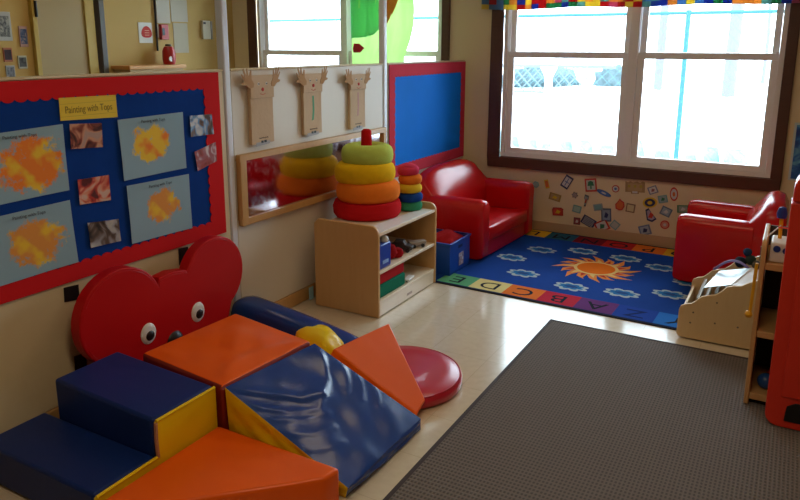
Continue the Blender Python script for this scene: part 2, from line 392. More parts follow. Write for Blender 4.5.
b1 = empty('display_board', (DX+.001, 1.6, .6), 0, 'navy blue display board with scalloped red border showing four paintings', 'display board')
world_part(MB().box(DX+.001, DX+.006,   .72, 2.60, .605, 1.415, blue_board), 'backing', b1)
world_part(scallop_frame(.70, 2.615, .597, 1.420, .095, .068, DX+.0065, DX+.010, red_matte, 34, 14, .012), 'scalloped_border', b1)
b2 = empty('display_board', (DX+.001, 4.9, .6), 0, 'plain blue display board with red border behind the red sofa', 'display board')
blue2 = mat('bright_blue_paper', (.004, .19, .74), .7, spec=.06, var=.15, vscale=3)
world_part(MB().box(DX+.001, DX+.006, 4.305, 5.595, .605, 1.415, blue2), 'backing', b2)
world_part(scallop_frame(4.30, 5.60, .60, 1.420, .075, .08, DX+.0065, DX+.010, mat('rose_board_trim', (.60, .04, .07), .8, spec=.08), 22, 12, .009), 'scalloped_border', b2)

# ---- sheets on the board: quads in the (y, z) plane at slight lift
def sheet(name, q, mt, label, cat, group, x=DX+.0115, th=.0012, curl=.0, rel=True):
    cy = sum(p[0] for p in q)/4; cz = sum(p[1] for p in q)/4
    NN = 6; vs_ = []; fs = []
    for i in range(NN+1):
        for j in range(NN+1):
            u, v = i/NN, j/NN
            y = (q[0][0]*(1-u)+q[1][0]*u)*(1-v)+(q[3][0]*(1-u)+q[2][0]*u)*v
            z = (q[0][1]*(1-u)+q[1][1]*u)*(1-v)+(q[3][1]*(1-u)+q[2][1]*u)*v
            dx = curl*(abs(u-.5)*2)**3*v + curl*.4*math.sin(5*u+3*v)**2
            vs_.append((dx, y-cy, z-cz))
    k = len(vs_); vs_ += [(a+th, b_, c_) for a, b_, c_ in vs_]
    W = NN+1
    for i in range(NN):
        for j in range(NN):
            a = i*W+j; fs += [(a, a+W, a+W+1, a+1), (k+a, k+a+1, k+a+W+1, k+a+W)]
    for i in range(NN):
        for (a, b_) in ((i, i+1), (NN*W+i+1, NN*W+i)): fs.append((a, b_, k+b_, k+a))
        for (a, b_) in (((i+1)*W, i*W), (i*W+NN, (i+1)*W+NN)): fs.append((a, b_, k+b_, k+a))
    o = MB().add(vs_, fs, mt).build(name, smooth=True); o.location = (x, cy, cz)
    return tag(o, label, cat, group)
OR, YE, OR2 = (.85, .22, .015), (.85, .55, .03), (.75, .30, .05)
gp = (.27, .42, .53)
paint = [
 ([(1.37, 1.232), (1.738, 1.245), (1.735, .979), (1.37, .972)], (OR, YE), 1, (.03, -.01), .12, 'top left grey sheet painted with two joined orange blobs'),
 ([(1.37, .93), (1.735, .938), (1.743, .674), (1.37, .668)], (OR2, YE), 2, (.02, 0), .11, 'lower left grey sheet painted with a bulky orange and yellow blob'),
 ([(1.997, 1.238), (2.364, 1.243), (2.361, .976), (2.002, .972)], (YE, OR), 4, (-.01, .01), .12, 'top right grey sheet painted with scattered yellow and orange dabs'),
 ([(2.015, .947), (2.377, .944), (2.374, .675), (2.016, .683)], (OR2, YE), 6, (.01, .01), .11, 'lower right grey sheet painted with one faded orange patch')]
ink = mat('dark_ink', (.03, .03, .05), .8)
for q, inks, sd, ce, rad, lab in paint:
    o = sheet('painting', q, blotch('painting_%d' % sd, gp, inks, sd, ce, rad*(1.45 if sd < 3 else 1.2), 15, .50), lab+' on the navy board', 'painting', 'childrens paintings on the navy board', curl=.004)
    textmesh('Painting with Tops', .018, ink, 'caption', o, (.0095, 0, (q[0][1]-q[3][1])/2-.02), (PI/2, 0, PI/2), .0002)
photos = [
 ([(1.769, 1.242), (1.917, 1.232), (1.911, 1.132), (1.762, 1.142)], [(.05, .01, .008), (.25, .05, .03), (.62, .30, .18), (.45, .30, .25)], 'small snapshot with brown and peach tones under the yellow title strip'),
 ([(1.78, 1.013), (1.929, 1.01), (1.927, .901), (1.778, .909)], [(.10, .01, .01), (.50, .04, .03), (.70, .25, .15), (.65, .45, .38)], 'small bright red snapshot between the left and right paintings'),
 ([(1.806, .826), (1.959, .81), (1.96, .711), (1.809, .717)], [(.02, .015, .015), (.12, .08, .06), (.35, .35, .40), (.50, .48, .45)], 'small grey snapshot lowest in the middle of the navy board'),
 ([(2.407, 1.221), (2.552, 1.218), (2.558, 1.118), (2.405, 1.12)], [(.05, .02, .015), (.16, .08, .05), (.10, .25, .50), (.55, .55, .58)], 'small blue and white snapshot at top right of the navy board'),
 ([(2.424, 1.045), (2.569, 1.077), (2.569, .98), (2.436, .949)], [(.06, .01, .015), (.35, .05, .04), (.35, .10, .12), (.65, .55, .58)], 'small tilted maroon snapshot at right edge of the navy board')]
for i, (q, cols, lab) in enumerate(photos):
    sheet('photo_print', q, photo_mat('snapshot_%d' % i, cols, i+1), lab, 'photo', 'snapshots on the navy board', curl=.002)
o = sheet('title_strip', [(1.733, 1.347), (1.998, 1.344), (1.999, 1.25), (1.731, 1.258)], mat('yellow_card', (.78, .56, .03), .7), 'yellow sentence strip with handwritten title at the top of the navy board', 'title card', None)
textmesh('Painting with Tops', .040, mat('olive_ink', (.22, .16, .02), .8), 'title_lettering', o, (.0016, .0, -.003), (PI/2, 0, PI/2), .0003, sx=.74)
for g in (.022, -.028): MB().box(.0013, .0016, -.13, .13, g-.0006, g+.0006, mat('olive_line', (.45, .33, .03), .8)).build('ruled_line', o)

for q, lab in (([(1.675, .58), (1.743, .574), (1.741, .509), (1.672, .518)], 'black tape square below the navy board above the bear left ear'),
          ([(2.29, .589), (2.353, .583), (2.354, .506), (2.289, .504)], 'black tape square below the navy board between the bear ears'),
          ([(1.689, .272), (1.746, .267), (1.742, .18), (1.685, .18)], 'black tape square low on the divider behind the bear left ear')):
    sheet('tape_patch', q, black_m, lab, 'tape', 'black tape squares on the cream divider', x=DX+.002)

# ---- mirror
mr_ = empty('wall_mirror', (DX+.002, 3.4, .6), 0, 'long low acrylic mirror in an oak frame mounted on the divider', 'mirror')
fr = MB(); my0, my1, mz0, mz1 = 2.718, 4.222, .605, .99
for a in ((my0, my1, mz0, mz0+.035), (my0, my1, mz1-.03, mz1), (my0, my0+.05, mz0+.035, mz1-.03), (my1-.04, my1, mz0+.035, mz1-.03)):
    fr.box(DX+.001, DX+.032, a[0], a[1], a[2], a[3], oak)
world_part(fr, 'mirror_frame', mr_, bevel=.004)
world_part(MB().box(DX+.006, DX+.014, my0+.05, my1-.04, mz0+.035, mz1-.03, mir), 'mirror_glass', mr_)

# ---- paper bag puppets
bag = mat('brown_paper_bag', (.60, .43, .28), .85, bump=.4, bscale=18, var=.08)
skin_p = mat('tan_cutout_paper', (.46, .26, .12), .85)
hand_o = [(0, 0), (.022, .004), (.034, .022), (.052, .030), (.054, .038), (.036, .036), (.042, .062), (.037, .066), (.028, .044), (.027, .078), (.020, .079), (.018, .048), (.008, .074), (.002, .072), (.008, .042), (-.010, .060), (-.014, .055), (-.002, .030), (-.008, .010)]
def puppet(q, zneck, label, crayon, sc):
    y0, y1, z0, z1 = q
    r = empty('paper_bag_puppet', (DX+.001, (y0+y1)/2, z0), 0, label, 'paper puppet', 'paper bag reindeer puppets on the divider')
    w = (y1-y0)/2; h = z1-z0; zn = zneck-z0
    MB().prism([(-w, 0), (w, 0), (w*.98, h*.5), (w, h), (-w, h), (-w*.97, h*.5)], .001, .022, 'x', bag).build('bag_body', r, bevel=.003)
    hd = MB().prism([(-w*1.02, zn), (w*1.02, zn), (w*1.0, h+.002), (-w*1.0, h+.002)], .0225, .030, 'x', bag).build('bag_flap', r, bevel=.002)
    for sgn in (-1, 1):
        p_ = [(sgn*(w*.80)+sgn*a*1.45*sc*(1 if sgn < 0 else .75), h-.060+b_*1.5) for a, b_ in hand_o]
        ro_, oy, oz = -sgn*.38, sgn*w*.80, h-.055
        p_ = [(oy+(a-oy)*math.cos(ro_)-(b_-oz)*math.sin(ro_), oz+(a-oy)*math.sin(ro_)+(b_-oz)*math.cos(ro_)) for a, b_ in p_]
        MB().prism(p_, .0305, .032, 'x', skin_p).build('hand_antler', r)
    zc = zn+(h-zn)*.45
    nose = mat('red_nose', (.55, .03, .02), .6)
    MB().lathe([(.0, .004), (.010, .002), (.010, 0), (0, 0)], (.0305, 0, zc-.008), nose, 14, axis='x').build('nose', r)
    for sgn in (-1, 1):
        e_ = MB().lathe([(0, .002), (.008, .001), (.008, 0), (0, 0)], (.0305, sgn*.032, zc+.022), paper_w, 12, axis='x'); e_.build('eye', r)
        MB().lathe([(0, .002), (.004, .0015), (.004, 0), (0, 0)], (.033, sgn*.032, zc+.022), black_m, 10, axis='x').build('pupil', r)
    MB().tube([(.031, -.02, zc-.03), (.031, 0, zc-.037), (.031, .02, zc-.03)], .0015, nose, 5).build('mouth', r)
    if crayon: MB().prism([(-.012, .08), (.006, .085), (.016, .14), (.012, zn-.02), (-.004, zn-.02), (-.002, .14)], .0222, .0227, 'x', mat(*crayon)).build('crayon_streak', r)
    MB().prism([(-.06, -.012), (.05, -.006), (.055, .012), (-.06, .008)], .0228, .0236, 'x', mat('grey_label_card', (.42, .42, .46), .8)).build('name_card', r)
    MB().tube([(.0228, -.035+.004*i, .030+.004*math.sin(i*2.3)) for i in range(20)], .0010, ink, 5).build('handwriting_mark', r)
    MB().prism([(-.020, .004), (-.002, .003), (-.002, .016), (-.020, .016)], .0242, .0250, 'x', black_m).prism([(.004, .004), (.024, .004), (.024, .017), (.004, .017)], .0242, .0250, 'x', black_m).build('hoof', r)
puppet((2.826, 3.012, 1.03, 1.395), 1.275, 'plain paper bag reindeer puppet, leftmost of three on the divider', None, 1)
puppet((3.283, 3.464, 1.033, 1.388), 1.28, 'paper bag reindeer puppet with green crayon streak, middle of three', ('green_crayon', (.10, .35, .20), .8), 1)
puppet((3.775, 3.958, 1.018, 1.368), 1.272, 'paper bag reindeer puppet with pinkish crayon marks, nearest the tall post by the window', ('pink_crayon', (.55, .30, .28), .8), 1)

# ================================================================== BEAR PANEL
bz = (-2.450, -2.392)
def circ(cy, cz, r, a0, a1, n_): return [(cy+r*math.cos(math.radians(a0+(a1-a0)*i/n_)), cz+r*math.sin(math.radians(a0+(a1-a0)*i/n_))) for i in range(n_+1)]
out_ = []
out_ += [(2.36, .004)] + circ(2.12, .21, .335, -38, -8, 4)
out_ += circ(2.392, .445, .195, -58, 158, 22)
out_ += [(2.205, .528), (2.12, .542), (2.045, .535)]
out_ += circ(1.845, .422, .212, 22, 262, 26)
out_ += [(1.80, .12), (1.84, .05), (1.88, .004)]
bear = empty('bear_face_mat', (-2.42, 2.1, 0), 0, 'big red padded bear face mat with googly eyes leaning on the divider', 'soft play mat')
bearbody = world_part(MB().prism(out_, bz[0], bz[1], 'x', bear_red), 'padded_face', bear, bevel=.022, seg=4)
seam = [(bz[1]+.0, *p) for p in out_]
def inset(o_, d):
    cy = sum(p[0] for p in o_)/len(o_); cz = sum(p[1] for p in o_)/len(o_); res = []
    for i in range(len(o_)):
        a, b_ = o_[i-1], o_[(i+1) % len(o_)]; tx, tz = b_[0]-a[0], b_[1]-a[1]; L = math.hypot(tx, tz) or 1
        res.append((o_[i][0]-tz/L*d, o_[i][1]+tx/L*d))
    return res
world_part(MB().tube([(bz[1]-.004, *p) for p in inset(out_, .014)], .005, bear_red, 6), 'piping', bear, smooth=True)
for ey in (1.965, 2.262):
    e_ = world_part(MB().lathe([(0, .007), (.026, .006), (.040, .003), (.042, 0), (0, 0)], (bz[1], ey, .30), white_m, 24, axis='x'), 'eye', bear, smooth=True)
    for v in e_.data.vertices: v.co.z = .30+(v.co.z-.30)*1.18
    world_part(MB().lathe([(0, .005), (.019, .004), (.023, 0), (0, 0)], (bz[1]+.0062, ey+.004, .290), black_m, 20, axis='x'), 'pupil', bear, smooth=True)
ns = world_part(MB().lathe([(0, .02), (.035, .014), (.048, 0), (0, 0)], (bz[1], 2.112, .209), black_m, 24, axis='x'), 'nose', bear, smooth=True)

# ================================================================== SOFT PLAY BLOCKS
CREASES = {
 'ramp': [(((.04, 1.0), (.20, .86), (.34, .72), (.42, .55), (.36, .36), (.18, .18), (.05, .03)), .020, .010),
          (((.42, .55), (.50, .40), (.40, .18), (.22, .02)), .014, .006),
          (((.55, .42), (.50, .22), (.38, .03)), .013, .005), (((.66, .36), (.62, .18), (.52, .02)), .012, .004),
          (((.30, .98), (.42, .86), (.50, .74)), .016, .006), (((.45, .99), (.55, .88), (.62, .78)), .014, .005),
          (((.60, .99), (.68, .9), (.73, .82)), .012, .004), (((.78, .3), (.74, .14), (.68, .02)), .012, .003)],
 'block': [(((1.0, .0), (.80, .22), (.78, .45), (.86, .75), (1.0, 1.0)), .035, .010), (((.0, .03), (.5, .06), (1.0, .0)), .012, -.004)]}
def crease(kind, u, v):
    tot = 0
    for pts, w, h in CREASES[kind]:
        best = 9; side = 0
        for a, b_ in zip(pts, pts[1:]):
            dx, dy = b_[0]-a[0], b_[1]-a[1]; L2 = dx*dx+dy*dy
            t = max(0, min(1, ((u-a[0])*dx+(v-a[1])*dy)/L2)); d = math.hypot(u-a[0]-t*dx, v-a[1]-t*dy)
            if d < best: best = d; side = dx*(v-a[1])-dy*(u-a[0])
        ww = w if side > 0 else w*2.6
        tot += h*math.exp(-(best/ww)**2)
    return tot
def soft_hexa(name, c8, mats6, parent, bulge=.012, n_=10, bevel=.012, noise=.0035, seed=0, org=None, ridge=None):
    """c8: corners b0..b3 (bottom, ccw) t0..t3 ; mats6: bottom, top, side01, side12, side23, side30"""
    fc = [(0, 3, 2, 1), (4, 5, 6, 7), (0, 1, 5, 4), (1, 2, 6, 5), (2, 3, 7, 6), (3, 0, 4, 7)]
    c8 = [Vector(p) for p in c8]; mb = MB(); rnd = random.Random(seed)
    ph = [rnd.uniform(0, 6) for _ in range(6)]
    for fi, f in enumerate(fc):
        A, B, C_, D = [c8[i] for i in f]; nn = (C_-A).cross(D-B)
        if nn.length < 1e-7: continue
        nn.normalize(); vs_ = []; fs = []
        for i in range(n_+1):
            for j in range(n_+1):
                u, v = i/n_, j/n_
                p = (A*(1-u)+B*u)*(1-v)+(D*(1-u)+C_*u)*v
                e = (1-(2*u-1)**4)*(1-(2*v-1)**4)
                d = 0 if fi == 0 else bulge*e + noise*e*(math.sin(7*u+ph[0]+4*v)+math.sin(11*v+ph[1]-6*u)+.6*math.sin(17*(u+v)+ph[2]))
                if fi == 1 and ridge: d += .7*crease(ridge, u, v)*min(1, e*3)
                vs_.append(p+nn*d)
        W = n_+1
        for i in range(n_):
            for j in range(n_): a = i*W+j; fs.append((a, a+W, a+W+1, a+1))
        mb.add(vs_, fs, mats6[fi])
    if parent is None: return mb
    return world_part(mb, name, parent, bevel=bevel, seg=3)
def block(name, label, c8, mats6, cat='soft play block', **k):
    cx = sum(p[0] for p in c8[:4])/4; cy = sum(p[1] for p in c8[:4])/4
    r = empty(name, (cx, cy, 0), 0, label, cat)
    o = soft_hexa('foam_cover', c8, mats6, r, **k)
    return r
def six(t, s_): return [s_, t, s_, s_, s_, s_]
HS = .29
# steps (two separate levels in one piece): outline in (y, z) extruded along x
st = empty('foam_steps', (-2.08, 1.5, 0), 0, 'navy vinyl foam steps with yellow sides at the lower left', 'soft play block')
def steps():
    xs_ = (-2.365, -1.80)
    mb = MB()
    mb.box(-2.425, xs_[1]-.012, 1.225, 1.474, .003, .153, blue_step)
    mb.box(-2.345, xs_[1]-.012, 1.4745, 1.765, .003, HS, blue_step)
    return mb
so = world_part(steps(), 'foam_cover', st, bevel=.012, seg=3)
for v in so.data.vertices:
    if v.co.x < -2.3 and v.co.z > .25: v.co.z += .020
ys = MB().prism([(1.225, .003), (1.765, .003), (1.765, HS-.008), (1.478, HS-.008), (1.478, .148), (1.225, .143)], -1.812, -1.798, 'x', yellow_v)
world_part(ys, 'side_panel', st, bevel=.004)
world_part(MB().tube([(-1.800, 1.478, HS-.01), (-1.798, 1.474, .21), (-1.800, 1.478, .15)], .007, mat('frayed_seam', (.45, .22, .12), .9), 6), 'frayed_seam', st, smooth=True)
world_part(MB().tube([(-1.80, 1.228, .146), (-1.80, 1.475, .151)], .006, yellow_v, 6).tube([(-1.80, 1.48, HS-.004), (-1.80, 1.76, HS-.004)], .006, yellow_v, 6), 'piping', st, smooth=True)
# orange block beside the bear
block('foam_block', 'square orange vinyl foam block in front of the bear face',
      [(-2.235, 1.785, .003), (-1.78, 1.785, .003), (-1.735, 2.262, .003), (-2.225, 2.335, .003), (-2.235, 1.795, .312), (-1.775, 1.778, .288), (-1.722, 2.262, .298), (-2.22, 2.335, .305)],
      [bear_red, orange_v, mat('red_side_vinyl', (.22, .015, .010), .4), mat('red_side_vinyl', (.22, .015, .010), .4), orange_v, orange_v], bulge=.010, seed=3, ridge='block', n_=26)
# blue ramp, high by the centre, low towards the carpet
block('foam_ramp', 'glossy navy vinyl foam ramp sloping down to the grey carpet',
      [(-1.755, 1.785, .003), (-1.225, 1.785, .003), (-1.205, 2.31, .003), (-1.70, 2.26, .003), (-1.758, 1.772, .292), (-1.205, 1.77, .058), (-1.205, 2.31, .052), (-1.702, 2.262, .292)],
      [blue_v, blue_v, yellow_v, blue_v, yellow_v, yellow_v], bulge=.006, seed=5, noise=.003, ridge='ramp', n_=56, bevel=.008)
# orange triangular block at front
def tri_block():
    r = empty('foam_wedge', (-1.6, 1.55, 0), 0, 'orange vinyl triangular foam block lowest in the picture', 'soft play block')
    top = [(-1.785, 1.755), (-1.785, 1.19), (-1.655, 1.26), (-1.235, 1.68), (-1.225, 1.755)]
    N = 1; mb = MB(); mb.prism(top, .003, .138, 'z', orange_v)
    o = world_part(mb, 'foam_cover', r, bevel=.014, seg=3)
tri_block()
# yellow block behind the ramp
block('foam_block', 'small yellow vinyl foam block peeking out behind the navy ramp',
      [(-1.91, 2.385, .003), (-1.70, 2.325, .003), (-1.68, 2.46, .003), (-1.86, 2.53, .003), (-1.91, 2.39, .262), (-1.695, 2.33, .255), (-1.68, 2.46, .225), (-1.85, 2.535, .25)],
      [yellow_v]*6, bulge=.028, bevel=.03, seed=8)
# orange triangular flap leaning over the disc
fp = empty('foam_wedge', (-1.45, 2.45, 0), 0, 'orange triangular vinyl mat leaning over the red floor disc', 'soft play mat')
def slab(P, t, mt):
    P = [Vector(p) for p in P]; nn = (P[1]-P[0]).cross(P[2]-P[0]).normalized()
    if nn.z < 0: nn = -nn
    k = len(P); mb = MB()
    return mb.add([p for p in P]+[p-nn*t for p in P], [tuple(range(k)), tuple(range(2*k-1, k-1, -1))]+[(i, i+k, (i+1) % k+k, (i+1) % k) for i in range(k)], mt)
world_part(slab([(-1.252, 2.445, .062), (-1.235, 2.335, .052), (-1.640, 2.31, .262), (-1.565, 2.665, .272)], .04, orange_v), 'foam_cover', fp, bevel=.008, seg=2)
# bumper along the back
bp_ = empty('foam_bumper', (-2.1, 2.7, 0), 0, 'long low navy vinyl bumper between the orange block and the bookcase', 'soft play block')
def bumper():
    mb = MB(); secs = []; NS = 14; PR = 14; vs_ = []; fs = []
    for i in range(NS+1):
        t = i/NS; x = -2.515+.865*t; h = .245-.09*t-.04*t**4; w = .10-.015*t; yc = 2.665-.02*t
        endr = 1-.10*(max(0, .1-t)/.1)**2-.5*(max(0, t-.9)/.1)**2
        for k in range(PR):
            a = 2*PI*k/PR; cx_, sz = math.cos(a), math.sin(a)
            vs_.append((x, yc+w*endr*math.copysign(abs(cx_)**.6, cx_), .003+h*endr*(.5+.5*math.copysign(abs(sz)**.6, sz))))
    for i in range(NS):
        for k in range(PR): fs.append((i*PR+k, i*PR+(k+1) % PR, (i+1)*PR+(k+1) % PR, (i+1)*PR+k))
    fs += [tuple(range(PR)), tuple(NS*PR+k for k in range(PR-1, -1, -1))]
    return mb.add(vs_, fs, blue_v)
world_part(bumper(), 'foam_cover', bp_, smooth=True, sub=1)
# red disc on the floor
dc = empty('floor_disc', (-1.475, 2.635, 0), 0, 'round crimson vinyl cushion lying on the floor by the orange mat', 'floor cushion')
MB().lathe([(0, .002), (.262, .002), (.278, .012), (.282, .035), (.278, .055), (.262, .066), (.2, .071), (.1, .073), (0, .073)], (0, 0, 0), red_disc, 56).build('cushion_cover', dc, smooth=True)
MB().tube([(.272*math.cos(2*PI*i/56), .272*math.sin(2*PI*i/56), .060) for i in range(57)], .004, red_disc, 6, False).build('piping', dc, smooth=True)

# ================================================================== BOOKCASE
bc = empty('toy_bookcase', (-2.2, 3.6, 0), 0, 'low maple open bookcase holding toys with ring stackers on top', 'bookcase')
BX0, BX1, BY0, BY1 = -2.425, -1.976, 3.245, 3.985
def sidep(y):
    r = .05; pts = [(BX0, .004), (BX1, .004), (BX1, .55-r)] + [(BX1-r+r*math.cos(a), .55-r+r*math.sin(a)) for a in [PI/2*k/6 for k in range(1, 7)]] + [(BX0+.03, .55), (BX0, .52)]
    return MB().prism(pts, y, y+.02, 'y', maple)
for y in (BY0, BY1-.02): world_part(sidep(y), 'side_panel', bc, bevel=.004)
for z in (.49, .262, .085): world_part(MB().box(BX0+.012, BX1-.004, BY0+.0205, BY1-.0205, z, z+.018, maple_edge_lit), 'shelf', bc, bevel=.002)
world_part(MB().box(BX0+.002, BX0+.01, BY0+.0205, BY1-.0205, .02, .5, maple), 'back_panel', bc)
world_part(MB().box(BX1-.022, BX1-.006, BY0+.0205, BY1-.0205, .006, .084, maple_edge_lit), 'kickboard', bc, bevel=.002)
world_part(MB().box(BX1-.0055, BX1-.004, 3.60, 3.66, .03, .045, mat('brass_plate', (.4, .28, .2), .4)), 'maker_plate', bc)
# things on it
def plush_mat(nm, col): return mat(nm, col, .95, spec=.1, bump=.5, bscale=220, var=.10, vscale=30, bdist=.003)
def tor(r, h, n_=14, hole=.04):
    rc = (r+hole)/2; rr = (r-hole)/2
    return [(rc+rr*math.copysign(abs(math.cos(a))**.75, math.cos(a)), h/2+h/2*math.copysign(abs(math.sin(a))**.8, math.sin(a))) for a in [2*PI*k/n_ for k in range(n_+1)]]
cols5 = [('lime_plush', (.50, .62, .12)), ('yellow_plush', (.80, .48, .01)), ('orange_plush', (.85, .20, .02)), ('red_plush', (.55, .01, .015))]
SX, SY = -2.288, 3.622
stk = empty('ring_stacker', (SX, SY, .5130), 0, 'giant plush ring stacker with red post on top of the bookcase', 'toy')
MB().lathe([(0, 0), (.198, .0), (.211, .02), (.215, .065), (.203, .095), (.15, .105), (0, .105)], (0, 0, 0), plush_mat(*cols5[3]), 48, .012).build('base_ring', stk, smooth=True)
MB().lathe([(0, .1), (.033, .1), (.034, .46), (.031, .525), (.018, .537), (0, .539)], (0, 0, 0), plush_mat('red_post_plush', (.50, .008, .01)), 20).build('post', stk, smooth=True)
for (nm, col), r, z, h, off in ((cols5[2], .200, .088, .142, (.008, .0)), (cols5[1], .190, .203, .138, (-.012, -.004)), (cols5[0], .161, .318, .128, (.0, .006))):
    MB().lathe(tor(r, h, 18), (off[0], off[1], z), plush_mat(nm, col), 48, .018).build('ring', stk, smooth=True)
s2 = empty('ring_stacker', (-2.12, 3.878, .5085), 0, 'small rainbow plush stacker half hidden behind the giant one', 'toy')
for k, (nm, col, r, ox) in enumerate((('green_plush', (.04, .28, .14), .080, .0), ('blue_plush', (.01, .06, .30), .082, .0), ('yellow2_plush', (.75, .50, .03), .080, -.003), ('orange2_plush', (.75, .18, .02), .076, -.0), ('pink_plush', (.60, .04, .10), .070, -.01))):
    MB().lathe(tor(r, .062, 14, .012), (ox, ox, k*.058), plush_mat(nm, col), 36, .03).build('ring', s2, smooth=True)
MB().lathe([(0, .28), (.012, .28), (.05, .295), (.052, .315), (.02, .328), (0, .33)], (-.01, -.01, -.02), plush_mat('pink_plush', (.6, .04, .1)), 24, .05).build('cap', s2, smooth=True)
# loose paper sheet on top shelf
def loose(pts, z, th, mt, nm, lab, cat, grp=None, par=None):
    o = MB().prism(pts, z, z+th, 'z', mt).build(nm); return tag(o, lab, cat, grp)
loose([(-2.10, 3.30), (-1.985, 3.275), (-1.983, 3.93), (-2.06, 3.94), (-2.09, 3.60)], .5083, .003, mat('glossy_white_sheet', (.82, .82, .84), .18), 'paper_sheet', 'creased white paper sheet on the bookcase top beside the giant stacker', 'paper')
# middle shelf
bb = empty('storage_tub', (-2.065, 3.345, .2815), 0, 'small royal blue plastic tub on the middle shelf of the bookcase', 'tub')
royal = mat('royal_blue_plastic', (.008, .05, .38), .3)
MB().prism([(-.12, -.070), (.075, -.070), (.075, .07), (-.12, .07)], 0, .15, 'z', royal).build('tub_body', bb, bevel=.01)
MB().box(.0755, .078, -.03, .035, .03, .05, mat('pale_blue_print', (.25, .4, .75), .5)).build('printed_mark', bb)
MB().lathe([(0, 0), (.022, 0), (.026, .012), (.018, .03), (0, .036)], (  .05, .035, .15), white_m, 18).build('white_knob', bb, smooth=True)
bt = empty('plush_toy', (-2.09, 3.51, .2815), 0, 'dark red soft toy on the middle shelf next to the blue tub', 'soft toy')
MB().lathe([(0, 0), (.05, .004), (.07, .04), (.055, .085), (0, .1)], (0, 0, 0), plush_mat('dark_red_plush', (.35, .01, .015)), 24, .1).build('body', bt, smooth=True)
MB().lathe([(0, 0), (.03, .004), (.04, .03), (.03, .055), (0, .06)], (.05, .055, 0), plush_mat('dark_red_plush', (.35, .01, .015)), 18, .1).build('paw', bt, smooth=True)
cl = empty('toy_vehicle', (-2.08, 3.70, .2815), .3, 'small dark grey toy vehicle lying on the middle shelf', 'toy')
dg = mat('dark_grey_plastic', (.05, .045, .05), .5)
MB().prism([(-.07, .014), (.07, .014), (.075, .035), (.03, .045), (.015, .07), (-.04, .07), (-.06, .045), (-.075, .04)], -.03, .03, 'y', dg).build('body', cl, bevel=.005)
for a in (-.045, .045):
    for b_ in (-.038, .030): MB().lathe([(0, 0), (.014, 0), (.014, .008), (0, .008)], (a, b_, .014), black_m, 16, axis='y').build('wheel', cl)
cb = empty('toy_vehicle', (-2.04, 3.83, .2815), .9, 'small pale toy cart at the right end of the middle shelf', 'toy')
MB().prism([(-.05, .012), (.05, .012), (.06, .04), (-.06, .04)], -.025, .025, 'y', mat('pale_grey_plastic', (.4, .36, .34), .5)).build('body', cb, bevel=.004)
for a in (-.03, .03):
    for b_ in (-.034, .026): MB().lathe([(0, 0), (.012, 0), (.012, .008), (0, .008)], (a, b_, .012), black_m, 14, axis='y').build('wheel', cb)
# bottom shelf: green and red cloth-covered blocks
gb = empty('foam_cube', (-2.13, 3.445, .1035), 0, 'green fabric block on the bottom shelf under the red one', 'soft block')
MB().box(-.13, .135, -.165, .155, 0, .079, plush_mat('green_felt', (.012, .18, .11))).build('cover', gb, bevel=.012)
rb = empty('foam_cube', (-2.13, 3.44, .1835), 0, 'red fabric block stacked on the green one in the bookcase', 'soft block')
MB().box(-.13, .13, -.16, .155, 0, .072, plush_mat('red_felt', (.42, .015, .02))).build('cover', rb, bevel=.012)
lp = empty('toy_vehicle', (-2.01, 3.67, .1035), .15, 'tiny white and black toy on the bottom shelf', 'toy')
MB().box(-.02, .02, -.05, .05, .01, .022, white_m).build('body', lp, bevel=.004)
for b_ in (-.035, .035): MB().lathe([(0, 0), (.01, 0), (.01, .01), (0, .01)], (-.005, b_, .01), black_m, 12, axis='x').build('wheel', lp)

# pale blue strip added in place of daylight showing through the gap
tag(MB().box(-2.505, -2.500, 3.285, 3.325, .005, .085, mat('pale_blue_daylight', (.45, .80, .95), .3)).build('daylight_strip'), 'short pale blue strip standing in for daylight in the gap beside the bookcase', 'daylight strip')

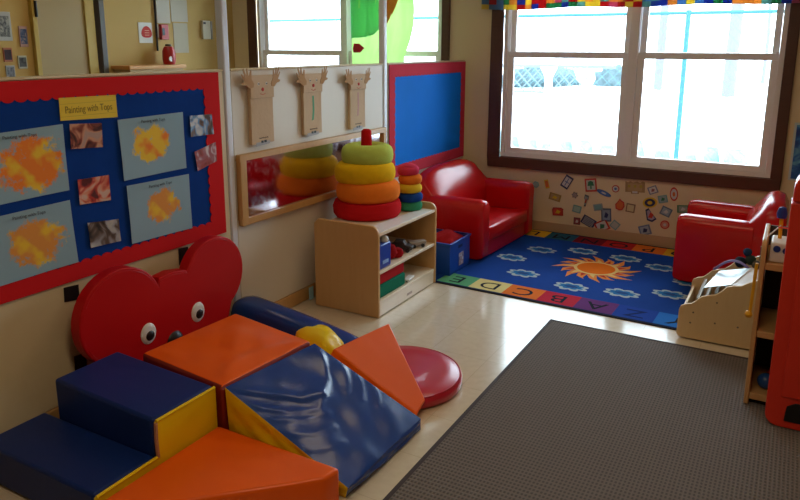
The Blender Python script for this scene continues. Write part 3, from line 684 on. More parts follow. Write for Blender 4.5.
# ================================================================== RED SOFAS
def kid_sofa(name, label, w, loc, rz, cat, arm_h=.455, back_h=.655, depth=.64, group=None):
    r = empty(name, loc, rz, label, cat, group)
    aw = .125
    # arms: rounded bolster-topped panels
    for sgn in (-1, 1):
        yo = sgn*(w/2-aw/2); sec = []
        vs_ = []; fs = []; xs_ = [0, -.012, -.05, -.2, -.38, -.46]
        prof = []
        for k in range(17):
            a = -PI/2+0*k
        base = [(-.052, .004), (-.056, .10), (-.056, arm_h-.13), (-.064, arm_h-.075), (-.060, arm_h-.035), (-.038, arm_h-.008), (0, arm_h), (.038, arm_h-.008), (.060, arm_h-.035), (.064, arm_h-.075), (.056, arm_h-.13), (.056, .10), (.052, .004)]
        mb = MB(); k = len(base)
        for i, x in enumerate(xs_):
            s_ = (.86, .95, 1, 1, 1, 1)[i]
            for (py, pz) in base: vs_.append((x, yo+py*s_, arm_h*.5+(pz-arm_h*.5)*(s_ if i < 2 else 1) - .012*(i/5)*min(1, pz/arm_h)))
        for i in range(len(xs_)-1):
            for j in range(k): fs.append((i*k+j, i*k+(j+1) % k, (i+1)*k+(j+1) % k, (i+1)*k+j))
        fs += [tuple(range(k)), tuple((len(xs_)-1)*k+j for j in range(k-1, -1, -1))]
        mb.add(vs_, fs, red_v).build('arm', r, bevel=.006, seg=2)
    # back: lofted arch over the full width
    NS = 28; vs_ = []; fs = []
    for i in range(NS+1):
        y = -w/2+w*i/NS; t = abs(2*i/NS-1)
        H = arm_h+.0+(back_h-arm_h)*(1-t**3.2)**.5
        fx = -.36; e = 1-.03*(t > .97)
        pr = [(-depth+.01, .004), (-depth, .2), (-depth+.005, H-.07), (-depth+.03, H-.015), (-depth+.08, H), (-depth+.12, H-.012), (-depth+.15, H-.045), (-.40, arm_h-.04), (-.385, .30), (-.385, .004)]
        k = len(pr)
        for (x, z) in pr: vs_.append((x, y*e, z))
    for i in range(NS):
        for j in range(k): fs.append((i*k+j, i*k+(j+1) % k, (i+1)*k+(j+1) % k, (i+1)*k+j))
    fs += [tuple(range(k)), tuple(NS*k+j for j in range(k-1, -1, -1))]
    MB().add(vs_, fs, red_v).build('backrest', r, bevel=.006, seg=2)
    iw = w/2-aw-.003
    MB().box(-.383, -.02, -iw, iw, .004, .125, red_v).build('front_base', r, bevel=.012)
    c8 = [(-.383, -iw, .127), (-.004, -iw, .127), (-.004, iw, .127), (-.383, iw, .127), (-.383, -iw, .215), (-.004, -iw, .232), (-.004, iw, .232), (-.383, iw, .215)]
    o = soft_hexa('', c8, [red_v]*6, None, bulge=.012, noise=.001); o.build('seat_cushion', r, bevel=.02, seg=3)
    return r
kid_sofa('kids_sofa', 'wide red vinyl childs sofa in the corner against the blue board', .97, (-1.850, 5.02, .0085), -.06, 'sofa', .455, .628)
kid_sofa('kids_armchair', 'red vinyl childs armchair on the right side of the alphabet rug', .63, (-.606, 5.11, .0085), PI, 'armchair', .465, .605)

# ================================================================== BLUE CRATE beside the sofa
cr_ = empty('toy_crate', (-2.10, 4.30, .007), 0, 'royal blue plastic crate on the rug between bookcase and sofa', 'crate')
crb = mat('crate_blue', (.008, .07, .42), .32)
def crate():
    mb = MB(); a, b_, h, t = .155, .165, .215, .008
    for s_ in ((-a, a, -b_, -b_+t), (-a, a, b_-t, b_), (-a, -a+t, -b_+t, b_-t), (a-t, a, -b_+t, b_-t)): mb.box(s_[0], s_[1], s_[2], s_[3], .008, h, crb)
    mb.box(-a, a, -b_, b_, 0, .008, crb)
    return mb
crate().build('crate_body', cr_, bevel=.002)
rim = MB()
for s_ in ((-.163, .163, -.173, -.156), (-.163, .163, .156, .173), (-.163, -.146, -.156, .156), (.146, .163, -.156, .156)): rim.box(s_[0], s_[1], s_[2], s_[3], .2155, .226, crb)
rim.build('rim', cr_, bevel=.003)
MB().box(.1555, .157, -.02, .055, .035, .125, photo_mat('crate_label', [(.05, .12, .4), (.5, .35, .25), (.6, .65, .8)], 9, 40)).build('picture_label', cr_)
MB().box(.1555, .157, -.03, .035, .165, .185, mat('dark_blue_slot', (.004, .02, .12), .5)).build('handle_slot', cr_)
def crumple(w, d, h, seed, mt, base=.0):
    rnd = random.Random(seed); N = 14; vs_ = []; fs = []
    ph = [rnd.uniform(0, 6) for _ in range(4)]
    for i in range(N+1):
        for j in range(N+1):
            u, v = i/N, j/N
            z = h*(math.sin(PI*u)*math.sin(PI*v))**.5*(.75+.18*math.sin(9*u+ph[0])*math.cos(7*v+ph[1])+.12*math.sin(15*(u-v)+ph[2]))
            vs_.append(((u-.5)*w, (v-.5)*d, base+z))
    W = N+1
    for i in range(N):
        for j in range(N): a = i*W+j; fs.append((a, a+W, a+W+1, a+1))
    k = len(vs_); vs_ += [(-w/2, -d/2, base-.01), (w/2, -d/2, base-.01), (w/2, d/2, base-.01), (-w/2, d/2, base-.01)]
    fs.append((k, k+1, k+2, k+3)) ; fs.append(tuple([0]+[i*W for i in range(1, N+1)]+[k+1, k])); fs.append(tuple([j for j in range(W)][::-1]+[k, k+3]))
    fs.append(tuple([i*W+N for i in range(W)][::-1]+[k+3, k+2])[:]); fs.append(tuple([N*W+j for j in range(W)]+[k+2, k+1]))
    return MB().add(vs_, fs, mt)
tag(crumple(.20, .24, .09, 3, plush_mat('red_cloth', (.38, .015, .02)), .0).build('cloth_toy', loc=(-2.06, 4.32, .20), smooth=True), 'crumpled dark red cloth heaped in the blue crate', 'cloth')
tag(MB().box(-.002, .002, -.07, .07, 0, .20, photo_mat('green_card', [(.05, .28, .12), (.35, .55, .25), (.6, .65, .4)], 12, 18)).build('picture_card', loc=(-2.205, 4.30, .12), rot=(.12, .15, .1)), 'green picture card sticking out of the left side of the crate', 'card')
tag(MB().box(-.002, .002, -.05, .05, 0, .14, photo_mat('striped_card', [(.5, .08, .08), (.7, .65, .6), (.1, .2, .4)], 14, 60)).build('picture_card', loc=(-2.19, 4.225, .12), rot=(-.1, .2, -.2)), 'striped white card in the crate in front of the green card', 'card')

# ================================================================== ALPHABET RUG
RC = (-1.115, 4.79); RA, RB = .985, .835; BD = .225
rug_blue = mat('rug_royal_blue', (.006, .05, .28), .92, spec=.1, bump=.3, bscale=300, var=.35, vscale=1.6)
rug = MB()
def rrect(a, b_, r, n_=6):
    pts = []
    for cx_, cy_, a0 in ((a-r, b_-r, 0), (-a+r, b_-r, 90), (-a+r, -b_+r, 180), (a-r, -b_+r, 270)):
        for i in range(n_+1): t = math.radians(a0+90*i/n_); pts.append((cx_+r*math.cos(t), cy_+r*math.sin(t)))
    return pts
rm = lambda nm, c: mat('rug_'+nm, c, .92, spec=.1, bump=.3, bscale=300, var=.08, vscale=8)
rug_edge = rm('binding', (.010, .012, .025))
rug.prism(rrect(RA, RB, .14), .001, .006, 'z', rug_edge)
z1, z2, z3, z4 = .0064, .0070, .0076, .0082
rug.flat([(x, y) for x, y in rrect(RA-.025, RB-.025, .12)], z1, rug_blue)
tile_c = {'green': (.10, .34, .16), 'cream': (.68, .55, .22), 'orange': (.72, .16, .02), 'crimson': (.48, .015, .04), 'purple': (.13, .03, .16), 'blue': (.01, .05, .33), 'sky': (.02, .16, .55), 'gold': (.72, .40, .02), 'teal': (.015, .10, .16), 'maroon': (.20, .01, .02), 'red': (.50, .02, .02)}
near = [('E', 'green'), ('D', 'cream'), ('C', 'orange'), ('B', 'crimson'), ('A', 'purple'), ('Z', 'blue'), ('Y', 'sky')]
far = [('L', 'gold'), ('M', 'teal'), ('N', 'maroon'), ('O', 'red'), ('P', 'orange'), ('Q', 'gold'), ('R', 'green')]
CW = .2335; x0r = -.842
letters = []
for k, (ch, cn) in enumerate(near):
    a = x0r+CW*k; y0, y1 = -RB+.028, -RB+BD
    rug.flat([(a, y0), (a+CW, y0), (a+CW, y1), (a, y1)], z2, rm(cn, tile_c[cn])); letters.append((ch, a+CW/2, (y0+y1)/2))
for k, (ch, cn) in enumerate(far):
    a = x0r+.03+CW*k-.02; y0, y1 = RB-BD, RB-.028
    rug.flat([(a, y0), (a+CW, y0), (a+CW, y1), (a, y1)], z2, rm(cn, tile_c[cn])); letters.append((ch, a+CW/2, (y0+y1)/2))
for k, (ch, cn) in enumerate((('F', 'teal'), ('G', 'blue'), ('H', 'teal'), ('I', 'blue'), ('K', 'blue'))):
    y0 = -RB+BD+k*.244-.0; x0_, x1_ = -RA+.028, x0r
    rug.flat([(x0_, y0), (x1_, y0), (x1_, y0+.236), (x0_, y0+.236)], z2, rm(cn, tile_c[cn]))
def cloud(cx_, cy_, s_, seed):
    rnd = random.Random(seed); out2 = []; inn = []
    n_ = 8
    for k in range(n_):
        r_ = rnd.uniform(.92, 1.08)
        for i in range(5):
            t = 2*PI*(k+i/5)/n_; d = .74+.28*math.sin(PI*i/5)*r_
            out2.append((cx_+.118*s_*d*math.cos(t), cy_+.082*s_*d*math.sin(t))); inn.append((cx_+.088*s_*d*math.cos(t), cy_+.052*s_*d*math.sin(t)))
    def fan(pts, z, mt):
        rug.add([(cx_, cy_, z)]+[(p[0], p[1], z) for p in pts], [(0, 1+i, 1+(i+1) % len(pts)) for i in range(len(pts))], mt)
    fan(out2, z2, rm('cloud_white', (.42, .50, .52))); fan(inn, z3, rm('cloud_blue', (.02, .17, .42)))
    core = [(cx_+(p[0]-cx_)*.55, cy_+(p[1]-cy_)*.45) for p in inn]; fan(core, z4, rm('cloud_core', (.02, .07, .25)))
for k, (wx, wy) in enumerate(((-1.607, 5.05), (-1.728, 4.74), (-1.516, 4.433), (-1.324, 5.183), (-1.146, 4.34), (-.995, 5.163), (-.724, 5.071), (-.83, 4.391), (-.56, 4.529), (-.49, 4.83))):
    cloud(wx-RC[0], wy-RC[1], 1.0, k)
# sun
SXc, SYc = .0, .02
def fanp(pts, z, mt, c0):
    rug.add([(c0[0], c0[1], z)]+[(p[0], p[1], z) for p in pts], [(0, 1+i, 1+(i+1) % len(pts)) for i in range(len(pts))], mt)
ray_o = rm('sun_peach', (.85, .28, .06)); ray_i = rm('sun_cream', (.85, .60, .22)); ray_r = rm('sun_red', (.60, .05, .02)); sun_o = rm('sun_orange', (.85, .18, .008))
for k in range(16):
    a = 2*PI*k/16+.1; L = .285 if k % 2 == 0 else .24; cu = .10*(1 if k % 2 else 1)
    def P(r_, da, a=a): return (SXc+r_*1.0*math.cos(a+da), SYc+r_*math.sin(a+da))
    rug.add([(*P(.10, -.22), z2), (*P(.10, .22), z2), (*P(.19, .20), z2), (*P(.24, .10+cu), z2), (*P(L+.03, .16+cu), z2), (*P(.235, -.02), z2), (*P(.18, -.16), z2)], [(0, 1, 2, 6), (2, 3, 5, 6), (3, 4, 5)], ray_o)
    rug.add([(*P(.10, -.13), z3), (*P(.10, .15), z3), (*P(.17, .12), z3), (*P(.225, .10), z3), (*P(.17, -.07), z3)], [(0, 1, 2, 4), (2, 3, 4)], ray_r if k % 2 else ray_i)
fanp([(SXc+.155*math.cos(2*PI*i/40), SYc+.155*math.sin(2*PI*i/40)) for i in range(40)], z3+.0002, ray_i, (SXc, SYc))
fanp([(SXc+.132*math.cos(2*PI*i/40), SYc+.132*math.sin(2*PI*i/40)) for i in range(40)], z4, sun_o, (SXc, SYc))
rugr = empty('alphabet_rug', (RC[0], RC[1], 0), math.radians(-1.8), 'blue alphabet rug with a sun and clouds under the window', 'rug')
rug.build('floor_rug', rugr)
for ch, x, y in letters:
    textmesh(ch, .17, rug_edge if ch not in 'Z' else rm('letter_navy', (.005, .02, .12)), 'letter', rugr, (x, y, .0076), (0, 0, PI), .0003, sx=1.15)

# ================================================================== GREY CARPET
cpt = empty('grey_carpet', (-1.10, 3.72, 0), 0, 'large grey ribbed carpet covering the floor at lower right', 'carpet')
world_part(MB().box(-1.085, 2.2, -2.2, 3.705, .001, .009, cp), 'pile', cpt)
bd = MB(); bdm = mat('carpet_binding', (.045, .028, .028), .8)
bd.box(-1.103, -1.0855, -2.2, 3.722, .001, .0105, bdm).box(-1.0855, 2.2, 3.7055, 3.722, .001, .0105, bdm)
world_part(bd, 'binding', cpt, bevel=.002)

# ================================================================== BOOK DISPLAY BOX
bk_ = empty('book_bin', (-.1, 4.05, 0), 0, 'birch plywood book box with wavy stepped sides by the armchair', 'book box')
birch = wood('birch_ply', (.68, .46, .24), (.76, .56, .31), .45)
def wavy(dx=0):
    key = [(-.432, .165), (-.425, .185), (-.40, .20), (-.372, .207), (-.345, .235), (-.33, .252), (-.30, .265), (-.262, .275), (-.235, .30), (-.21, .328), (-.18, .34), (-.143, .347), (-.11, .370), (-.077, .387), (-.03, .395), (.03, .395)]
    return [(-.425, .010), (-.435, .03)]+key+[(.10, .395), (.10, .010)]
for y in (3.832, 4.338): world_part(MB().prism(wavy(), y, y+.018, 'y', birch), 'side_panel', bk_, bevel=.003)
world_part(MB().box(-.41, .085, 3.8515, 4.3365, .012, .028, birch), 'bottom_panel', bk_)
world_part(MB().box(-.425, -.41, 3.8515, 4.3365, .012, .15, birch), 'front_panel', bk_, bevel=.003)
world_part(MB().box(.08, .095, 3.8515, 4.3365, .012, .39, birch), 'back_panel', bk_, bevel=.003)
for x, z in ((-.37, .10), (-.25, .12), (-.25, .235), (-.14, .12), (-.36, .16)):
    world_part(MB().lathe([(0, -.002), (.005, -.001), (.005, .0), (0, 0)], (x, 3.832, z), mat('screw', (.2, .16, .12), .4, metal=.8), 10, axis='y'), 'screw', bk_)
books = [(-.385, .225, (.45, .40, .30), 'thin tan picture book, frontmost in the book box', .02), (-.345, .25, (.25, .14, .06), 'brown picture book second from the front of the book box', .0),
         (-.305, .27, (.62, .60, .58), 'white picture book third from the front of the book box', .03), (-.265, .28, (.16, .09, .07), 'dark brown picture book in the middle of the book box', .0),
         (-.10, .36, (.62, .50, .38), 'beige picture book near the back of the book box', .0), (-.06, .38, (.50, .25, .14), 'rust coloured picture book close to the back of the book box', .02), (-.02, .39, (.35, .30, .22), 'grey brown picture book last in the book box', -.01)]
for x, h, c_, lab, dy in books:
    r = empty('picture_book', (x, 4.09+dy, .030), 0, lab, 'book', 'picture books in the birch box')
    cv = mat('cover_%d' % int(-x*1000), c_, .45, var=.25, vscale=20)
    lean = .35
    for dx in (0, .012):
        c0 = MB().box(dx, dx+.002, -.19, .19, 0, h*.93-.02, cv).build('cover', r, rot=(0, lean*.4, 0))
    MB().box(.003, .0115, -.18, .185, .004, h*.93-.026, paper_w).build('pages', r, rot=(0, lean*.4, 0))
# open magazine lying on top, pale with blue print
og = empty("open_picture_book", (-.215, 4.02, .300), 0, 'open picture book with white and pale blue pages lying atop the book box', 'book')
o = MB().add([(-.11, -.15, -.005), (.02, -.14, .03), (.10, .10, .07), (-.06, .12, .02), (-.11, -.15, -.008), (.02, -.14, .027), (.10, .10, .067), (-.06, .12, .017)], [(0, 1, 2, 3), (7, 6, 5, 4), (0, 4, 5, 1), (1, 5, 6, 2), (2, 6, 7, 3), (3, 7, 4, 0)], mat('pale_blue_page', (.62, .82, .92), .22)).build('page', og)
o = MB().add([(.02, -.14, .031), (.15, -.12, .035), (.18, .10, .05), (.10, .10, .071), (.02, -.14, .028), (.15, -.12, .032), (.18, .10, .047), (.10, .10, .068)], [(0, 1, 2, 3), (7, 6, 5, 4), (0, 4, 5, 1), (1, 5, 6, 2), (2, 6, 7, 3), (3, 7, 4, 0)], mat('cream_page', (.70, .62, .58), .4)).build('page', og)
MB().tube([(-.09+.19*t, .12-.02*t, .022+.055*math.sin(PI*t)+.03*t) for t in [i/10 for i in range(11)]], .007, mat('lilac_edge', (.22, .16, .40), .5), 6).build('cover_edge', og, smooth=True)
dk = empty('soft_toy', (-.15, 4.235, .34), 0, 'dark blue and green soft toy heaped at the back of the book box', 'soft toy')
for (x, y, z, r_, c_) in ((-.03, 0, .02, .035, (.02, .03, .05)), (.02, .0, .04, .032, (.03, .05, .04)), (.0, .01, .08, .026, (.02, .05, .12)), (.05, -.01, .02, .028, (.12, .10, .08))):
    MB().lathe([(0, -r_), (r_*.7, -r_*.7), (r_, 0), (r_*.7, r_*.7), (0, r_)], (x, y, z), plush_mat('toy_%d' % int(z*100+x*1000), c_), 16, .12).build('limb', dk, smooth=True, sub=1)

# ================================================================== SHELF UNIT + RED PLASTIC UNIT AT RIGHT
rs = empty('maple_shelf_unit', (.0, 3.35, .009), 0, 'maple shelf unit at the right edge partly hidden by red plastic', 'shelf unit')
def rpanel(x):
    pts = [(3.20, .0105), (3.55, .0105), (3.55, .755)] + [(3.26+.0, .755)] + [(3.24-.04*math.sin(a), .715+.04*math.cos(a)) for a in [PI/2*k/5 for k in range(6)]]
    return MB().prism(pts, x, x+.02, 'x', maple)
for x in (-.062, .56): world_part(rpanel(x), 'side_panel', rs, bevel=.004)
for z in (.035, .325, .63): world_part(MB().box(-.0415, .5595, 3.205, 3.53, z, z+.03, maple), 'shelf', rs, bevel=.003)
world_part(MB().box(-.0415, .5595, 3.5305, 3.545, .02, .75, mat('dark_shelf_back', (.05, .035, .025), .7)), 'back_panel', rs)
world_part(MB().box(-.065, -.0625, 3.20, 3.21, .66, .73, mat('steel_clip', (.6, .6, .65), .25, metal=.9)), 'corner_clip', rs)
pu = empty('activity_box', (.03, 3.30, .661), 0, 'white activity box with blue dots on top of the maple shelf', 'toy')
MB().box(-.06, .10, -.07, .08, 0, .085, white_m).build('box_body', pu, bevel=.008)
bdot = mat('cobalt_dot', (.01, .04, .30), .4)
for x, z, c_ in ((.0, .055, bdot), (.02, .025, mat('purple_dot', (.10, .03, .25), .4)), (-.035, .06, bdot)):
    MB().lathe([(0, 0), (.014, 0), (.014, -.004), (0, -.005)], (x, -.0705, z), c_, 18, axis='y').build('dot', pu)
yr = mat('yellow_plastic_rod', (.80, .40, .01), .35)
ml = empty('toy_mallet', (.0, 3.32, .7465), 0, 'yellow rod toy with dark blue cap standing on the white box', 'toy')
MB().tube([(0, 0, 0), (-.002, 0, .10)], .008, yr, 10).build('rod', ml, smooth=True)
MB().lathe([(0, 0), (.018, 0), (.021, .02), (.014, .045), (0, .05)], (-.002, 0, .09), bdot, 20).build('cap', ml, smooth=True)
MB().tube([(-.05, -.01, .0), (.0, -.01, .06)], .003, white_m, 6).build('string', ml)
MB().tube([(-.01, -.012, .05), (.03, -.012, .05)], .004, red_plastic, 8).build('peg', ml)
hm = empty('toy_mallet', (-.0735, 3.22, .40), 0, 'yellow rod with a ball end hanging on the left side of the shelf unit', 'toy')
MB().tube([(.001, 0, .25), (-.004, 0, .03)], .007, yr, 10).build('rod', hm, smooth=True)
MB().lathe([(0, -.017), (.012, -.012), (.017, 0), (.012, .012), (0, .017)], (-.008, 0, .018), yr, 16).build('ball', hm, smooth=True)
bl = empty('toy_ball', (.035, 3.28, .0655), 0, 'small blue ball on the bottom shelf of the maple unit', 'ball')
MB().lathe([(math.sin(a)*.035, .035-.035*math.cos(a)) for a in [PI*k/10 for k in range(11)]], (-.02, 0, 0), mat('blue_ball', (.02, .08, .30), .35), 20).build('ball', bl, smooth=True)
rt_ = empty('toy_bin', (.10, 3.40, .0655), 0, 'red plastic toy piece behind the blue ball on the maple unit', 'toy')
MB().prism([(-.09, 0), (.1, 0), (.1, .15), (.03, .15), (-.05, .08)], -.04, .04, 'y', mat('red_toy_plastic', (.5, .02, .02), .4)).build('body', rt_, bevel=.01)

# red plastic play unit
pk = empty('red_play_unit', (.35, 3.06, .009), 0, 'tall red orange plastic play unit cut off by the right edge', 'play furniture')
RX = .025
def rnd_panel(x0, x1, z0, z1, r, rb):
    pts = [(x1, z0), (x1, z1)] + [(x0+r-r*math.sin(a), z1-r+r*math.cos(a)) for a in [PI/2*k/8 for k in range(9)]] + [(x0+rb-rb*math.cos(a), z0+rb-rb*math.sin(a)) for a in [PI/2*k/6 for k in range(7)]]
    return pts
body = MB().prism(rnd_panel(RX, .80, .012, .955, .004, .05), 3.055, 3.185, 'y', red_plastic)
world_part(body, 'cabinet_body', pk, bevel=.008)
world_part(MB().prism(rnd_panel(RX+.004, .80, .960, 1.085, .075, .01), 3.05, 3.185, 'y', red_plastic), 'top_section', pk, bevel=.010)
world_part(MB().prism([(.075, .15), (.74, .15), (.74, .90), (.075, .90)], 3.045, 3.0545, 'y', red_plastic), 'door_panel', pk, bevel=.006)
world_part(MB().prism([(.095, .045), (.70, .045), (.70, .13), (.13, .13), (.10, .11)], 3.048, 3.0545, 'y', black_m), 'toe_recess', pk, bevel=.002)
world_part(MB().prism([(.055, .985), (.6, .985), (.6, 1.05), (.055, 1.05)], 3.044, 3.0495, 'y', black_m), 'dark_slot', pk, bevel=.002)

# poster on window wall
ps = empty('blue_poster', (.2, Y1-.002, .66), 0, 'blue cloud patterned poster on the window wall right of the window', 'poster')
world_part(MB().box(.005, .42, Y1-.006, Y1-.002, .62, 1.03, mat('poster_margin', (.55, .65, .70), .6)), 'paper', ps)
world_part(MB().box(.020, .41, Y1-.0075, Y1-.0062, .63, 1.015, photo_mat('cloud_print', [(.01, .06, .30), (.02, .14, .5), (.15, .45, .65)], 5, 9)), 'print', ps)

# ================================================================== WALL STICKERS
bl_, wh_, re_, gr_, ye_, te_, nv_, ta_, or_ = (.05, .12, .35), (.60, .60, .62), (.55, .05, .03), (.03, .20, .10), (.70, .48, .03), (.18, .38, .42), (.02, .03, .12), (.45, .30, .14), (.65, .15, .03)
ST = [  # x, z, w, h, rot(deg), shape, border, inner, mark, label
 (-1.861, .398, .060, .060, 15, 'hex', te_, (.35, .42, .42), None, 'grey green hexagon magnet nearest the sofa arm'),
 (-1.765, .412, .035, .075, -15, 'rect', ye_, or_, None, 'narrow orange and yellow magnet right of the hexagon'),
 (-1.595, .446, .070, .110, 28, 'rect', nv_, wh_, bl_, 'white two window magnet tilted under the window left end'),
 (-1.395, .440, .095, .110, -8, 'rect', re_, (.5, .55, .5), gr_, 'red edged magnet with a green tree'),
 (-1.690, .307, .100, .060, 12, 'rect', (.35, .22, .06), ta_, ye_, 'tan rectangular magnet above the red house magnet'),
 (-1.522, .343, .060, .060, -20, 'burst', (.20, .16, .16), (.35, .28, .28), None, 'small dark burst shaped magnet left of the key shape'),
 (-1.428, .306, .035, .100, 8, 'key', (.10, .12, .16), (.3, .35, .38), re_, 'tall dark key shaped magnet'),
 (-1.286, .385, .125, .040, 20, 'ellipse', bl_, (.05, .15, .5), wh_, 'long blue fish shaped magnet'),
 (-1.195, .430, .060, .060, 0, 'circle', re_, wh_, bl_, 'round red and white magnet touching the blue fish'),
 (-1.045, .455, .150, .100, -3, 'castle', (.35, .22, .10), ta_, (.40, .32, .05), 'large tan castle magnet just below the window'),
 (-.909, .449, .070, .060, -25, 'rect', (.16, .20, .35), wh_, (.3, .1, .1), 'blue and white magnet right of the castle'),
 (-.829, .385, .070, .060, -15, 'rect', te_, (.3, .42, .5), gr_, 'teal card magnet below right of the castle'),
 (-.751, .433, .060, .110, -5, 'ellipse', re_, wh_, or_, 'upright oval magnet with a red rim'),
 (-.923, .346, .110, .085, -12, 'ellipse', ye_, nv_, ye_, 'yellow oval magnet with a black ring'),
 (-1.152, .300, .080, .100, 10, 'blob', re_, or_, None, 'orange red flame shaped magnet'),
 (-1.068, .285, .070, .070, 5, 'rect', (.25, .14, .08), (.62, .52, .30), None, 'cream square magnet beside the flame shape'),
 (-1.498, .226, .070, .060, 10, 'rect', te_, (.35, .50, .45), None, 'pale teal magnet left of the blue pickup shape'),
 (-1.658, .185, .100, .070, -4, 'house', (.40, .03, .02), re_, ye_, 'red house shaped magnet near the sofa'),
 (-1.325, .262, .075, .055, -15, 'rect', (.3, .35, .4), te_, None, 'light grey blue magnet overlapping the dark blue one'),
 (-1.255, .205, .080, .110, -5, 'rect', (.10, .13, .2), (.25, .32, .42), nv_, 'dark blue portrait magnet under the fish'),
 (-1.492, .123, .055, .060, 0, 'rect', (.15, .03, .05), (.30, .06, .08), wh_, 'small maroon magnet low by the baseboard'),
 (-1.396, .131, .115, .075, 25, 'rect', nv_, wh_, nv_, 'black and white striped magnet low by the baseboard'),
 (-1.283, .108, .110, .090, -30, 'rect', re_, wh_, gr_, 'red and white magnet with a green patch low by the baseboard'),
 (-1.180, .130, .065, .065, 35, 'rect', te_, (.45, .48, .45), None, 'small diamond turned teal magnet low by the baseboard'),
 (-.908, .246, .090, .110, 0, 'tri', nv_, (.4, .35, .5), re_, 'tall dark patterned triangle magnet'),
 (-.798, .288, .080, .070, 20, 'rect', (.12, .18, .28), (.3, .4, .5), wh_, 'slate blue magnet below the teal card'),
 (-.676, .323, .085, .060, -5, 'rect', gr_, (.3, .36, .32), wh_, 'grey green magnet beside the armchair'),
 (-.798, .182, .070, .070, -20, 'ellipse', re_, (.65, .25, .18), wh_, 'small red oval magnet near the armchair'),
 (-.944, .118, .090, .080, -20, 'rect', (.15, .2, .32), (.35, .42, .5), nv_, 'grey blue magnet lowest right by the baseboard')]
def shape(kind, w, h):
    a, b_ = w/2, h/2
    if kind == 'rect': return [(-a, -b_), (a, -b_), (a, b_), (-a, b_)]
    if kind in ('ellipse', 'circle'): return [(a*math.cos(2*PI*i/24), b_*math.sin(2*PI*i/24)) for i in range(24)]
    if kind == 'hex': return [(a*math.cos(2*PI*i/6), b_*math.sin(2*PI*i/6)) for i in range(6)]
    if kind == 'burst': return [((a if i % 2 else a*.65)*math.cos(2*PI*i/12), (b_ if i % 2 else b_*.65)*math.sin(2*PI*i/12)) for i in range(12)]
    if kind == 'blob': return [(a*d*math.cos(t), b_*d*math.sin(t)) for t, d in ((0, .95), (.8, .9), (1.4, .8), (1.9, 1.1), (2.6, .75), (3.2, .95), (4.0, 1), (4.8, .9), (5.5, 1))]
    if kind == 'tri': return [(-a*.5, b_), (-a, b_*.7), (-a*.6, -b_*.8), (a*.3, -b_), (a, -b_*.5), (a*.1, b_*.3)]
    if kind == 'key': return [(-a*.4, -b_), (a*.4, -b_), (a*.4, 0), (a, b_*.3), (a, b_*.9), (-a, b_), (-a, b_*.3), (-a*.4, 0)]
    if kind == 'house': return [(-a*.9, -b_), (a*.9, -b_), (a*.9, b_*.5), (a, b_*.6), (a*.6, b_), (-a*.8, b_), (-a, b_*.5)]
    if kind == 'castle': return [(-a, -b_*.75), (-a*.4, -b_*.75), (-a*.4, -b_), (a*.4, -b_), (a*.4, -b_*.75), (a, -b_*.75), (a, b_*.9), (a*.75, b_), (a*.5, b_*.8), (a*.2, b_), (-a*.2, b_*.8), (-a*.5, b_), (-a*.75, b_*.8), (-a, b_)]
for i, (x, z, w, h, rot, kind, cb_, ci, cm, lab) in enumerate(ST):
    r = empty('wall_magnet', (x, Y1-.0015, z), 0, lab, 'magnet', 'picture magnets on the wall under the window')
    r.rotation_euler = (0, math.radians(rot), 0)
    mk = lambda c_: mat('mag_%02d%02d%02d' % tuple(int(q*99) for q in c_), c_, .5)
    MB().prism(shape(kind, w, h), -.004, 0, 'y', mk(cb_)).build('backing', r)
    MB().prism([(p[0]*.74, p[1]*.74) for p in shape(kind, w, h)], -.0052, -.0042, 'y', mk(ci)).build('picture', r)
    if cm:
        if kind in ('ellipse', 'circle'): pts = [(w*.17*math.cos(2*PI*k/16), h*.17*math.sin(2*PI*k/16)) for k in range(16)]; MB().prism(pts, -.0062, -.0054, 'y', mk(cm)).build('motif', r)
        elif kind == 'castle':
            mb = MB()
            for q in (-.3, 0, .3): mb.box(w*q-.010, w*q+.010, -.0062, -.0054, .0, .022, mk(cm))
            mb.box(-.02, .02, -.0062, -.0054, -h*.45, -h*.3, mk(wh_)); mb.build('motif', r)
        elif lab.startswith('black and white'):
            mb = MB()
            for q in (-.25, -.08, .09, .26): mb.box(-w*.35, w*.35, -.0062, -.0054, h*q-.004, h*q+.004, mk(cm))
            mb.build('motif', r)
        elif 'two window' in lab: MB().box(-w*.3, w*.3, -.0062, -.0054, -.003, .003, mk(cm)).box(-.003, .003, -.0062, -.0054, -h*.32, h*.32, mk(cm)).build('motif', r)
        elif 'tree' in lab: MB().prism([(-w*.28, -h*.05), (w*.28, -h*.05), (w*.2, h*.25), (0, h*.33), (-w*.2, h*.25)], -.0062, -.0054, 'y', mk(cm)).box(-.006, .006, -.0062, -.0054, -h*.28, -h*.06, mk(cm)).build('motif', r)
        else: MB().prism([(-w*.22, -h*.18), (w*.1, -h*.22), (w*.24, h*.05), (-w*.05, h*.24)], -.0062, -.0054, 'y', mk(cm)).build('motif', r)

